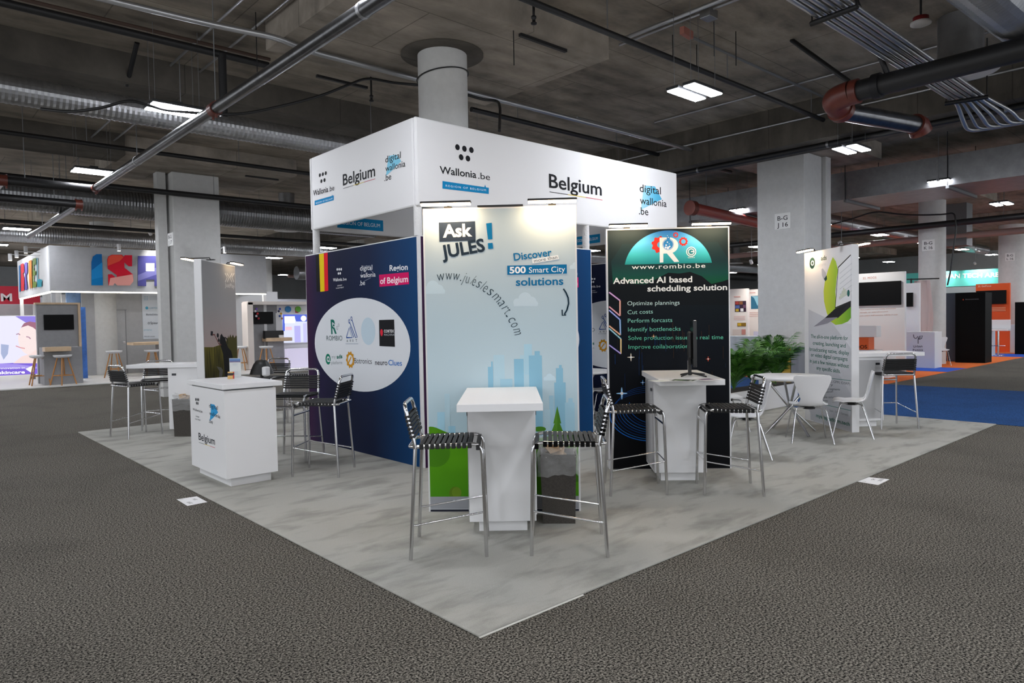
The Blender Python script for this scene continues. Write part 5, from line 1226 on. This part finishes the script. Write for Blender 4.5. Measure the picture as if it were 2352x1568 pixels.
# --- booth with the coloured letters
FY = 21.0; fx = 1.527
fa = thing('booth_fascia', 'grey and white hanging fascia with big coloured letters on the left', 'fascia', (fx, FY, 2.615))
MB().box((0, 0, 0), (6.32, .14, 1.3), b=.004).obj('front_face', m_gconc2, fa)
MB().box((0, .14, 0), (.14, 6.2, 1.3), b=.004).obj('side_face', m_wallw, fa)
MB().box((6.18, .14, 0), (6.32, 6.2, 1.3), b=.004).obj('side_face', m_wallw, fa)
MB().box((0.02, .02, -.035), (6.3, .08, -.001)).obj('light_strip', led, fa)
MB().box((0.02, .08, -.035), (.08, 6.18, -.001)).obj('light_strip', led, fa)
MB().box((2.4, 5.4, -.035), (6.3, 5.46, -.001)).obj('light_strip', led, fa)
for x_, y_ in ((.07, .07), (6.25, .07), (.07, 6.1), (.7, 2.4)): MB().box((x_-.05, y_-.05, -2.572), (x_+.05, y_+.05, 0)).obj('post', m_gconc2 if x_ < .1 and y_ < 1 else m_wallw, fa)
p = pr(FY, 'y', .03)
Z4 = lambda pts: [(x/2.85, 400+y/2.85) for x, y in pts]
def letter(p, outer, hole, cols):
    p.ppoly(Z4(outer), cols[0])
    if hole: p.ppoly(Z4(hole), '#b9babd')
    return
p.ppoly(Z4([(597, 727), (597, 575), (606, 540), (630, 523), (665, 523), (672, 727)]), '#1565a5'); p.ppoly(Z4([(598, 630), (668, 575), (671, 680), (598, 725)]), '#1f86c8'); p.ppoly(Z4([(598, 690), (671, 672), (672, 727), (598, 727)]), '#0f78b8')
S_ = [(700, 560), (708, 538), (730, 527), (795, 527), (810, 540), (813, 530), (863, 530), (863, 603), (840, 603), (812, 578), (813, 612), (868, 655), (872, 700), (850, 728), (765, 728), (750, 712), (738, 728), (708, 728), (705, 655), (732, 655), (762, 682), (762, 660), (703, 620)]
p.ppoly(Z4(S_), '#d31f35'); p.ppoly(Z4([(720, 680), (866, 655), (872, 700), (850, 728), (765, 728), (750, 712), (738, 728), (710, 728)]), '#eda49a'); p.ppoly(Z4([(704, 560), (712, 540), (734, 530), (792, 530), (806, 545), (780, 570), (704, 600)]), '#e5533f')
p.ppoly(Z4([(900, 732), (900, 535), (1015, 535), (1045, 560), (1048, 610), (1040, 650), (1062, 680), (1062, 732), (1008, 732), (1008, 690), (955, 690), (955, 732)]), '#4b4a86'); p.ppoly(Z4([(900, 660), (1048, 600), (1048, 610), (1040, 650), (900, 700)]), '#6f6ea6'); p.ppoly(Z4([(952, 582), (1008, 582), (1008, 635), (952, 635)]), '#d7d8dc')
p.ppoly(Z4([(1092, 732), (1092, 575), (1100, 548), (1130, 540), (1230, 540), (1240, 560), (1240, 732)]), '#d98a3c')
p.obj('letters', fa)
p = Print((fx, FY+6.2, 0), (0, -1, 0), (-1, 0, 0), off=.02, step=.002)
for pts, c in (([(128, 600), (138, 594), (138, 768), (131, 770)], '#1f78ba'), ([(140, 590), (160, 582), (163, 640), (155, 650), (163, 680), (163, 760), (143, 766)], '#d22f3a'), ([(167, 580), (184, 573), (186, 640), (178, 660), (186, 752), (176, 756), (168, 760)], '#5b4f93'),
               ([(193, 568), (214, 560), (216, 745), (208, 748), (204, 660), (200, 750), (196, 751)], '#dd8a35'), ([(220, 555), (243, 546), (243, 590), (228, 595), (228, 630), (240, 628), (240, 660), (228, 664), (228, 706), (244, 700), (244, 738), (222, 744)], '#7d9a45'), ([(247, 550), (253, 546), (256, 690), (268, 686), (282, 690), (280, 735), (252, 740)], '#2fa1b5')):
    p.ppoly(Z4(pts), c)
p.obj('letters', fa)
# spotlights on arms above the fascia
def spot(u, v, plane, label, axis='y'):
    a = gy(u, v, plane); t = thing('spotlight', label, 'spotlight', a, 0, 'white spotlights on the lettered fascia')
    MB().tube([(0, 0, .12), (0, -.02, -.08)], .05, 12).obj('lamp_head', m_wallw, t); MB().lathe([(0, -.084), (.042, -.084), (.042, -.08), (0, -.08)], 12).obj('lens', led, t)
    MB().tube([(0, 0, .1), (0, (FY+.07-a.y if plane < FY else 0), .1), ((0 if plane < FY else fx+.07-a.x), (FY+.07-a.y if plane < FY else 0), .1), ((0 if plane < FY else fx+.07-a.x), (FY+.07-a.y if plane < FY else 0), 3.915-a.z)], .012, 6).obj('arm', m_wallw, t); return t
spot(273, 570, FY-.4, 'white spotlight over the red letter'); spot(380, 575, FY-.4, 'white spotlight beside the left column'); spot(516, 575, FY-.4, 'white spotlight right of the left column')
for u, v, lb in ((23, 592, 'lowest white spotlight on the fascia side'), (38, 585, 'middle white spotlight on the fascia side'), (59, 575, 'highest white spotlight on the fascia side')):
    spot(u, v, FY+1.5, lb)
# back wall with the flush door
WY = 22.7
bw = wallbox('booth_wall', 'grey board wall with flush door under the coloured letters', 'wall panel', WY, 'y', 190, 655, 432, 866, .12, m_gconc2, zlo=.041)
d = sub(bw, 'door_leaf', WY, 'y', 232, 712, 290, 863, .012, m_gconc2, .0)
for q in ((231.2, 711, 232.2, 864), (289.6, 711, 290.6, 864), (231.2, 711, 290.6, 712)): sub(bw, 'door_gap', WY, 'y', *q, .004, m_grey, .012)
a = gy(285, 786, WY); MB().tube([(a.x-bw.location.x, -.012, a.z), (a.x-bw.location.x, -.07, a.z)], .03, 10).obj('door_knob', m_chrome, bw)
sub(bw, 'door_knob_plate', WY, 'y', 282, 783, 288, 789, .006, m_chrome, .012)
lp = wallbox('pale_board', 'tall pale side panel left of the flush door wall', 'wall panel', WY+.3, 'y', 178, 668, 215, 866, .1, mat('pale_panel', '#c3c9d3', .6), zlo=.041)
po = thing('logo_poster', 'white poster with partner logos right of the flush door', 'poster', (0, WY-.02, 0)); sub(po, 'sheet', WY, 'y', 327, 673, 369, 778, .012, mat('poster', '#d6dde6', .6), .006)
p = pr(WY, 'y', .022)
for i in range(9): p.pell(331+(i % 3)*3.6, 681+(i//3)*3.6, 1.1, 1.1, '#8fb2c8', n=8)
for i in range(3): p.prect(342, 680+3.4*i, 365, 681.2+3.4*i, '#c2cdd8')
p.pell(336.5, 707, 3.4, 3.4, '#59b0cf'); p.ptext('CARTEAV', 343, 709, 364, 709, '#8bb5c9', 4); p.ptext('BlankaOnline', 335, 724, 363, 724, '#4d545c', 4); p.ptext('Spieerr', 345, 744, 365, 744, '#49505a', 5.5); p.ring(*p.px(341, 742), .03, .035, .01, '#49505a'); p.ptext('prisma', 330, 759, 348, 759, '#9cc6d6', 4.5); p.ptext('PAUSE LASER', 331, 774, 355, 774, '#8a9098', 3)
p.obj('printed_lettering', po)
wp_ = wallbox('booth_wall', 'white wall at the right end of the lettered booth behind the left column', 'wall panel', WY+.5, 'y', 366, 668, 640, 862, .1, m_wallw, zlo=.041)
# kiosk with television
KY = 20.2
kk = wallbox('display_kiosk', 'grey kiosk with oak edge and black television on the left', 'kiosk', KY, 'y', 86, 699, 181, 872, .18, m_gconc, zlo=.041)
sub(kk, 'oak_edge', KY, 'y', 84, 697, 187, 702, .0, m_wood, -.19) if False else None
L = kk.location; w_ = kk['hi'][0]-kk['lo'][0]; h_ = kk['hi'][2]
MB().box((-.03, -.06, h_), (w_+.06, .2, h_+.05)).obj('oak_edge', m_wood, kk); MB().box((w_, -.06, 1.0), (w_+.06, .2, h_)).obj('oak_edge', m_wood, kk)
tv = sub(kk, 'television', KY, 'y', 100, 722.5, 169, 757, .05, m_tv, .005, b=.008)
cbk = wallbox('kiosk_counter', 'grey counter with oak shelf in front of the left television kiosk', 'counter', KY-.75, 'y', 101, 797, 190, 879, .72, m_gconc, zlo=.041)
sub(cbk, 'oak_shelf', KY-.75, 'y', 97, 796, 157, 806, .4, m_wood, .0, b=.004)
# LED advertising wall
sc = thing('advert_screen', 'bright purple advertising screen at the left edge', 'screen', (0, 22.4, .041))
SY = 22.4
a = gy(-60, 866, SY); c = gy(86, 724, SY)
MB().box((a.x, 0, .2), (c.x, .12, c.z-.041), b=.004).obj('screen_body', m_wallw, sc); MB().box((a.x+.1, .02, 0), (a.x+.2, .1, .2)).obj('foot', m_grey, sc); MB().box((c.x-.2, .02, 0), (c.x-.1, .1, .2)).obj('foot', m_grey, sc)
p = Print((0, SY, 0), (1, 0, 0), (0, -1, 0), off=.003, step=.002)
E_ = 1.05
def lit(h, e=E_): return mat('screen_'+h.lstrip('#'), '#0c0c0e', .4, emit=h, es=e)
p.prect(-58, 726, 85.5, 862, lit('#e8e6fb')); p.ppoly([(35, 726), (85.5, 726), (85.5, 748), (60, 741)], lit('#8f7fe0')); p.prect(-58, 834, 85.5, 862, lit('#7a5fd6')); p.ppoly([(-58, 832), (40, 836), (85.5, 842), (85.5, 846), (-58, 846)], lit('#a492ea'))
p.pell(66, 778, 24, 36, lit('#f6e4e2')); p.ppoly([(48, 752), (55, 742), (68, 738), (85.5, 741), (85.5, 760), (76, 752), (64, 747)], lit('#a06a80')); p.pline([(37, 768), (42, 766), (46, 769)], .03, lit('#b08aa0')); p.pline([(60, 773), (66, 774), (70, 778)], .03, lit('#b08aa0')); p.pline([(36, 794), (46, 798), (57, 800)], .025, lit('#d98e94')); p.ppoly([(50, 818), (70, 812), (85.5, 800), (85.5, 834), (30, 834)], lit('#f4dcd8'))
p.ppoly([(2, 790), (20, 792), (18, 812), (8, 826), (2, 812)], lit('#a7b2d4')); p.ptext('innovation in', -4, 848, 57, 846, lit('#ffffff'), 5); p.ptext('skincare', -4, 859, 57, 857, lit('#ffffff'), 7, bold=.03); p.ppoly([(58, 847), (75, 839), (80, 850), (72, 856)], lit('#ffffff'))
p.obj('screen_picture', sc)
bl = wallbox('blue_poster', 'narrow blue printed panel right of the left television kiosk', 'poster', KY+1.2, 'y', 183, 705, 199, 858, .06, mat('blue_print', '#3a6fc0', .5, var=.5, vscale=2), zlo=.041)
bl2 = wallbox('blue_poster', 'blue and white printed panel hanging behind the left kiosk top', 'poster', WY+.2, 'y', 152, 672, 192, 708, .05, mat('blue_print_pale', '#86a9d8', .5, var=.35, vscale=2))
rf = wallbox('booth_fascia', 'red fascia with white letter M at the left edge', 'fascia', 29.0, 'y', -40, 657, 92, 698, .2, mat('red_fascia', '#c01f3a', .6)); p = pr(29.0, 'y', .02); p.ptext('M', 2, 691, 28, 691, '#f0e8ea', 17, bold=.03); p.ptext('A', -30, 691, -6, 691, '#f0e8ea', 17, bold=.03); p.obj('lettering', rf)
for x_ in (-1.2, 2.2): MB().box((x_-rf.location.x, .05, 0), (x_-rf.location.x+.12, .17, rf['lo'][2])).obj('post', m_wallw, rf)
wallbox('booth_wall', 'white low booth wall below the red fascia', 'wall panel', 30.0, 'y', -40, 700, 140, 806, .1, m_gconc2, zlo=0)
# wooden bar stools
def make_wood_stool():
    t = thing('wooden_stool', '', 'bar stool', (0, 0, .041), 0, 'white stools on beech legs')
    MB().lathe([(0, .72), (.14, .72), (.205, .745), (.225, .79), (.215, .80), (.19, .785), (.1, .77), (0, .765)], 24).obj('seat', m_seat, t)
    for k in range(4):
        a = PI/4+k*PI/2; c, s = math.cos(a), math.sin(a); MB().tube([(c*.30, s*.30, 0), (c*.12, s*.12, .72)], .017, 8).obj('leg', m_beech, t)
    b = MB(); r4 = .24
    for k in range(4):
        a = PI/4+k*PI/2; a2 = a+PI/2; b.tube([(r4*math.cos(a), r4*math.sin(a), .25), (r4*math.cos(a2), r4*math.sin(a2), .25)], .012, 6)
    b.obj('footrest', m_beech, t); return t
ws0 = make_wood_stool()
wpos = [(gp(92, 884, .041), 'white stool on beech legs furthest left before the kiosk counter'), (gp(146, 883, .041), 'white stool on beech legs right in front of the kiosk counter'), (gp(264, 866, .041), 'white stool on beech legs in front of the flush door'), (gp(351, 862, .041), 'white stool on beech legs beside the left column'), (gp(613, 850, .041), 'white stool on beech legs under the coffee machine shelf'), (gp(553, 850, .041), 'white stool on beech legs just right of the golf bag banner')]
for i, (q, lb) in enumerate(wpos):
    if i == 0: ws0.location = q; ws0['label'] = lb
    else: copy_thing(ws0, q, .5*i, lb)
q = gp(352, 862, .041)
ct = thing('booth_counter', 'grey counter with oak top beside the left column', 'counter', (q.x-.1, q.y-.2, .041)); MB().box((.35, .2, 0), (1.5, .8, .95)).obj('counter_body', m_gconc, ct); MB().box((-.45, .1, .95), (1.5, .85, 1.03), b=.004).obj('oak_top', m_wood, ct)
# right kiosk behind the golf bag banner
KX = 20.6
k2 = thing('display_kiosk', 'white framed kiosk with black television seen between golf bag banner and navy wall', 'kiosk', (gy(570, 850, KX).x, KX, .041))
sub(k2, 'side_post', KX, 'y', 570, 697, 583, 851, .5, mat('cream_frame', '#e4dbd4', .6), -.5); sub(k2, 'top_beam', KX, 'y', 570, 695, 720, 702, .5, mat('cream_frame', '#e4dbd4', .6), -.5)
sub(k2, 'back_panel', KX, 'y', 583, 702, 650, 851, .06, m_gconc, -.5); sub(k2, 'white_panel', KX, 'y', 646, 702, 720, 851, .06, m_wallw, -.55)
sub(k2, 'television', KX, 'y', 592, 718, 638, 746, .05, m_tv, -.42)
s_ = thing('wall_shelf', 'oak shelf counter under the small television', 'shelf', (0, KX, .041)); sub(s_, 'shelf_board', KX, 'y', 613, 778, 670, 786, .45, m_wood, -.4); sub(s_, 'grey_support', KX, 'y', 622, 786, 659, 851, .2, m_gconc, -.42)
cm = thing('coffee_machine', 'black coffee machine on the oak shelf', 'coffee machine', (0, KX, 1.0)); sub(cm, 'machine_body', KX, 'y', 612, 759, 655, 777.5, .2, m_plast, -.3, b=.01) ; sub(cm, 'cup_tray', KX, 'y', 643, 769, 653, 777.5, .05, m_wallw, -.09); cm.location.z = 0.0; 
for ch in cm.children: pass
t = thing('round_sign', 'blue round disc sign above the bright booth screen', 'sign', (0, KX, 0)); a = gy(660.5, 710, KX+.5); MB().tube([(a.x, .44, a.z), (a.x, .49, a.z)], .11, 24).obj('disc', mat('disc_blue', '#1f76b0', .5), t)
t = thing('round_sign', 'green round disc sign above the bright booth screen', 'sign', (0, KX, 0)); a = gy(683.5, 710, KX+.5); MB().tube([(a.x, .44, a.z), (a.x, .49, a.z)], .105, 24).obj('disc', mat('disc_green', '#5fa832', .5), t)
t = thing('red_card', 'small red card beside the green disc sign', 'card', (0, KX, 0)); sub(t, 'card', KX, 'y', 692, 705, 698, 718, .03, mat('card_crimson', '#b3304a', .6), -.48)
sc2 = thing('advert_screen', 'bright blue and white screen left of the navy wall', 'screen', (0, KX, 0)); sub(sc2, 'screen_body', KX, 'y', 646, 718, 722, 789, .06, m_wallw, -.48)
p = Print((0, KX+.42, 0), (1, 0, 0), (0, -1, 0), off=.003, step=.002)
p.prect(649, 722, 720, 786, lit('#dfe4ff')); p.ppoly([(649, 722), (720, 722), (720, 738), (680, 738), (676, 726), (654, 726), (654, 760), (649, 760)], lit('#4f66d8')); p.pell(697, 731, 6.5, 6.5, lit('#ffffff')); p.prect(653, 726, 677, 742, lit('#ffffff')); p.prect(676, 748, 690, 786, lit('#b9b5f2')); p.prect(696, 742, 704, 786, lit('#c9c8fa')); p.prect(655, 750, 670, 758, lit('#f2c8d8'))
p.obj('screen_picture', sc2)
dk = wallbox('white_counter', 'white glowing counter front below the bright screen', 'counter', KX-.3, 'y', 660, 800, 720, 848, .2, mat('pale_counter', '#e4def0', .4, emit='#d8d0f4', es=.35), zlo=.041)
for u, lb in ((588, 'string of small white and red toys hanging left of the small television'), (642, 'string of small blue and yellow toys hanging right of the small television')):
    t = thing('hanging_toys', lb, 'toys', (0, KX+.3, 0)); 
    for i, c in enumerate((('#8a6ad0', '#e8e4ea', '#c22c33', '#e8e4ea', '#a52a33') if u < 600 else ('#2c3f9a', '#27284a', '#d8a82c', '#2c4f9a', '#c89468'))):
        a = gy(u+(-3 if i % 2 else 1)*1.0+i*1.2, 709+5.5*i, KX+.3); MB().lathe([(0, -.04), (.035, -.03), (.04, 0), (.03, .03), (0, .04)], 10, M=Matrix.Translation((a.x, 0, a.z))).obj('toy', mat('toy_'+c[1:], c, .6), t)
# --- right side booths
MX = 17.4
mw = wallbox('booth_wall', 'white booth wall with black television right of the laptop banner', 'wall panel', MX, 'x', 1930, 627, 2078, 858, .12, m_wallw, zlo=.007)
sub(mw, 'television', MX, 'x', 1962, 647, 2071, 701, .05, m_tv, .01, b=.01)
p = pr(MX, 'x', .003); p.ptext('32. MOOS', 1982, 641.5, 2013, 639.5, '#b5624a', 5, space=1.1)
for i, (a_, b_) in enumerate(((1976, 2058), (1976, 2040), (1976, 2062))): p.ptext(('Moos enables real-time visibility of inventory', 'levels in warehouses', 'Low output shelf inventory visibility at scale')[i], a_, 712+7*i, b_, 709+7*i, '#b8806e', 2.4)
p.obj('printed_lettering', mw)
bc = wallbox('booth_counter', 'white counter in front of the wall with the black television', 'counter', 15.6, 'x', 1930, 812, 2040, 872, .5, m_wallw, zlo=.007)
ob = wallbox('orange_box', 'small orange box with dark letters behind the far right counter table', 'box', 15.7, 'x', 1962, 775, 1995, 803, .35, mat('orange_card', '#d2560f', .5), zlo=None); p = pr(15.7, 'x', .003); p.ptext('MOOS', 1955, 801, 1992, 800, '#3a1f12', 8, bold=.02); p.obj('lettering', ob); 
pb = thing('support_box', 'white plinth carrying the orange box', 'plinth', (0, 0, 0)); a = gx(1962, 803, 15.7); c = gx(2012, 803, 15.7); MB().box((15.72, c.y, bc['hi'][2]+.001), (16.1, a.y, a.z-.002)).obj('plinth_body', m_wallw, pb)
wb = wallbox('white_box', 'stacked white cartons above the orange box', 'box', 15.95, 'x', 1962, 748, 2013, 774, .3, m_wallw)
w2 = wallbox('booth_wall', 'white booth wall edge with second television beside the drape', 'wall panel', 20.4, 'x', 2081, 650, 2112, 850, .1, m_wallw, zlo=.007); sub(w2, 'television', 20.4, 'x', 2083, 672, 2098, 704, .05, m_tv, .01)
up = wallbox('logo_counter', 'white counter box with leaf logo in front of the K 16 column', 'counter', 19.4, 'x', 2080, 762, 2147, 846, .6, m_wallw, zlo=.01)
p = pr(19.4, 'x', .003); p.pline([(2098, 768), (2099, 774), (2102, 777), (2106, 776), (2108, 772)], .02, '#5b5d60'); p.pline([(2109, 789), (2109, 778), (2112, 772), (2119, 771), (2117, 777), (2112, 779), (2109, 778)], .02, '#5b5d60'); p.pline([(2109, 779), (2115, 774)], .016, '#5b5d60')
p.ptext('Urban', 2098, 798, 2119, 797, '#5b5d60', 5, bold=.02, space=1.1); p.ptext('Ponics', 2097, 806, 2120, 805.5, '#5b5d60', 5, bold=.02, space=1.1); p.obj('printed_lettering', up)
dr = thing('drape_stand', 'black pole stand with white drape before the K 16 column', 'stand', (20.9, gx(2093, 850, 20.9).y, .007))
a = gx(2093, 640, 20.9); MB().tube([(0, 0, 0), (0, 0, a.z)], .025, 8).obj('pole', m_black, dr); MB().tube([(0, .12, a.z-.02), (0, -.75, a.z-.04)], .018, 8).obj('top_bar', m_black, dr)
P = []
for i in range(10):
    z = .25+(a.z-.32)*i/9; P.append([(.04+.05*math.sin(j*1.1+.3*i*.2), -.06-.055*j*(1-.04*abs(4.5-i)), z) for j in range(11)])
MB().grid(P).obj('drape', mat('drape_cloth', '#cbb9b6', .8), dr)
bk = wallbox('display_board', 'tall black display panel standing on the orange carpet', 'display', 22.4, 'x', 2194, 672, 2263, 833, .7, mat('black_panel', '#0a0a0b', .6, spec=.1), zlo=.007)
p = pr(22.4, 'x', .003); p.ptext('Announcements', 2217, 688.5, 2248, 687.5, '#8f8f92', 2.6); p.pell(2212.5, 688, 1.6, 1.6, '#b0462a', n=8); p.obj('printed_lettering', bk)
wallbox('glossy_board', 'glossy bluish side panel left of the tall black display', 'display', 22.75, 'x', 2171, 674, 2196, 832, .3, mat('gloss_blue', '#39424f', .15), zlo=.007)
og = wallbox('booth_wall', 'orange booth wall with black television at the right', 'wall panel', 29.5, 'x', 2241, 651, 2319, 812, .15, mat('orange_wall', '#df5312', .6), zlo=.007); sub(og, 'television', 29.5, 'x', 2243, 667, 2312, 698, .06, m_tv, .01)
p = pr(29.5, 'x', .01); p.ptext('20. GetFocus', 2246, 659.5, 2277, 658, '#f2c0a2', 4, bold=.02)
for i in range(3): p.prect(2250, 706+3.4*i, 2310, 707.6+3.4*i, '#eda27c')
p.obj('printed_lettering', og)
wc = wallbox('white_counter', 'white counter beside the tall black display', 'counter', 27.0, 'x', 2258, 750, 2279, 818, .4, m_wallw, zlo=.007)
q = gp(2285, 816, .009); stl = thing('white_bar_stool', 'white padded bar stool with chrome pole before the orange wall', 'bar stool', (q.x, q.y, .0075)); a_ = gx(2279, 768, q.x); MB().box((-.2, -.42, .86), (.2, .2, .93), b=.02).obj('seat', m_shell, stl); MB().box((.14, -.42, .93), (.2, .2, 1.25), b=.02).obj('backrest', m_shell, stl); MB().tube([(0, -.1, .02), (0, -.1, .86)], .03, 10).obj('pole', m_chrome, stl); MB().lathe([(0, 0), (.2, 0), (.18, .02), (.04, .03), (0, .03)], 20, cy=-.1).obj('foot_plate', m_chrome, stl); MB().tube([(-.05, -.1, .35), (-.2, -.35, .35), (-.2, .1, .35), (-.05, -.1, .35)], .012, 6).obj('footrest', m_chrome, stl)
q = gp(2160, 838, .009); copy_c = copy_thing(ch0, (q.x, q.y, .0105), 2.0, 'white shell chair by the K 16 column beside the black panel')
wallbox('black_cabinet', 'black cabinet with small orange strip at the right edge', 'cabinet', 28.0, 'x', 2331, 693, 2400, 812, .6, mat('black_panel', '#0a0a0b', .6, spec=.1), zlo=.007)
wallbox('booth_wall', 'pale low wall between the orange wall and the black cabinet', 'wall panel', 29.0, 'x', 2320, 745, 2332, 808, .1, m_wallw, zlo=.007)
tw = wallbox('booth_fascia', 'turquoise hanging fascia with white letters at the right', 'fascia', 37.0, 'x', 2060, 618, 2460, 655, .3, mat('turquoise', '#62d3c8', .6))
p = pr(37.0, 'x', .02); p.ptext('TAIWAN TECH ARENA', 2137, 640.5, 2324, 634.5, '#f4faf9', 9.5, bold=.03); p.obj('lettering', tw)
for yy_ in (tw['lo'][1]+.3, tw['hi'][1]-.3): MB().box((.1, yy_-tw['lo'][1]-.08, 0), (.25, yy_-tw['lo'][1]+.08, tw['lo'][2])).obj('post', m_wallw, tw)
# white poster walls seen right of the black banner
PX = 19.2
w3 = wallbox('booth_wall', 'cream poster wall seen just right of the black banner', 'wall panel', PX, 'x', 1640, 664, 1718, 860, .1, mat('cream_wall', '#e6dcd6', .6), zlo=.007); p = pr(PX, 'x', .003)
p.prect(1688, 691, 1714, 716, '#3b2b3a'); p.prect(1689, 692, 1697, 699, '#a8453f'); p.prect(1698, 692, 1706, 699, '#8a5a3a'); p.prect(1689, 701, 1699, 708, '#5568a0'); p.prect(1690, 709, 1697, 715, '#c2a23a'); p.prect(1701, 708, 1708, 715, '#e4dfe0'); p.prect(1707, 700, 1713, 707, '#6a4a60')
for i in range(3): p.prect(1686, 726+3.5*i, 1712, 727+3.5*i, '#dba8a0')
p.prect(1694, 741, 1714, 749, '#8a6a2a'); p.prect(1695, 742, 1703, 748, '#d1a834'); p.prect(1683, 756, 1702, 771, '#d8c8bf'); p.prect(1704, 756, 1713, 768, '#c98a80'); p.prect(1686, 680, 1701, 682.4, '#d9a59c'); p.obj('printed_graphic', w3)
w4 = wallbox('booth_wall', 'cream poster wall with blue screen left of the blue column sign', 'wall panel', PX+.5, 'x', 1718.5, 664, 1751, 860, .1, mat('cream_wall', '#e6dcd6', .6), zlo=.007)
p = pr(PX+.5, 'x', .003); p.prect(1725, 679, 1751, 709, lit('#3e8fb4', .5)); p.ppoly([(1726, 680), (1751, 680), (1751, 690), (1740, 702), (1732, 684)], lit('#a8dff0', .7)); p.prect(1722, 671, 1735, 673, '#d9a59c')
for i in range(3): p.prect(1722, 717+4*i, 1744, 718.2+4*i, '#dbb2aa')
p.prect(1731, 761, 1750, 771, '#cfcbe0'); p.obj('printed_graphic', w4)
w5 = wallbox('patterned_counter', 'white and blue patterned counter behind the palms', 'counter', PX-1.2, 'x', 1640, 772, 1752, 880, .5, mat('pale_print', '#c9d0d8', .6, var=.2, vscale=2), zlo=.007)
bs = wallbox('blue_sign', 'narrow blue sign tower beside the J 16 column', 'sign', 17.0, 'x', 1751.5, 641, 1768, 872, .3, mat('sign_blue', '#0f62b4', .5), zlo=.007); p = pr(17.0, 'x', .004); p.prect(1751.5, 662, 1768, 719, '#34333c'); p.pell(1758, 652, 2, 2, '#eef2f6', n=8); p.pell(1758, 670, 2, 2, '#eef2f6', n=8)
for i in range(4): p.prect(1756, 727+5*i, 1764, 729+5*i, '#e6edf5')
p.obj('printed_pattern', bs)
cr_ = wallbox('yellow_crate', 'yellow and grey road case at the foot of the J 16 column', 'case', 11.3, 'x', 1772, 799, 1816, 872, .5, mat('mustard', '#b5912a', .6), zlo=0.007); 
gc = wallbox('grey_cart', 'grey case end beside the yellow case', 'case', 11.25, 'x', 1817, 797, 1834, 872, .5, mat('case_grey', '#7b7c80', .5), zlo=0.007)
# low rows of far booths that close the view under the ceiling
for k, (x0, y0, x1, y1, h, c, lb) in enumerate(((12.2, 25.0, 18, 25.2, 2.6, '#cfcfd2', 'pale booth wall far behind the navy wall'), (-8, 36, 20, 36.2, 3.0, '#b9bac0', 'long pale booth wall at the far left end of the hall'), (20, 24, 20.2, 34, 2.7, '#d0cdc9', 'cream booth wall far behind the black banner'), (41, 2, 41.2, 28, 2.9, '#c3ccd0', 'long pale booth wall at the far right end of the hall'), (26, 14, 26.2, 22, 2.6, '#c9cbd0', 'pale booth wall far behind the J 16 column'), (33.0, 4.3, 33.2, 9, 2.4, '#38474d', 'dark low wall under the turquoise fascia'))):
    t = thing('booth_wall', lb, 'wall panel', (x0, y0, 0)); MB().box((0, 0, 0), (x1-x0, y1-y0, h)).obj('panel_body', mat('far_wall_%d' % k, c, .7), t)

# booth floodlights
def flood(x, y, z, tx, ty, tz, watt, label, grp=None):
    t = thing('spotlight', label, 'spotlight', (x, y, z), 0, grp)
    d = (Vector((tx, ty, tz))-Vector((x, y, z))).normalized()
    MB().tube([-d*.12, d*.0], .05, 10).obj('lamp_head', m_wallw, t); MB().tube([d*.001, d*.004], .042, 10).obj('lens', led, t)
    MB().tube([(0, 0, .03), (0, 0, ZC-z)], .008, 6).obj('hanging_rod', m_grey, t)
    ld = bpy.data.lights.new('spot_beam', 'SPOT'); ld.energy = watt; ld.spot_size = 1.7; ld.spot_blend = .8; ld.shadow_soft_size = .05; ld.color = (1, .97, .92)
    lo = bpy.data.objects.new('spot_beam', ld); COL.objects.link(lo); lo.parent = t; lo.location = d*.03; lo.rotation_euler = d.to_track_quat('-Z', 'Y').to_euler()
    return t
flood(16.2, 5.0, 3.3, 17.4, 4.6, 1.6, 90, 'white spotlight hanging before the wall with the black television')
for k, (u, lb) in enumerate(((2150, 'left'), (2240, 'middle'), (2330, 'right'))):
    a = gx(u, 606, 36.2); flood(36.2, a.y, a.z, 37.0, a.y, 3.4, 160, '%s one of the spotlights along the turquoise fascia' % lb, 'spotlights along the turquoise fascia')
flood(4.0, 20.2, 4.3, 4.9, 21.0, 3.1, 150, 'white spotlight washing the big coloured letters'); 
flood(18.4, 8.7, 3.2, 19.3, 8.7, 1.8, 160, 'spotlight before the cream poster walls')
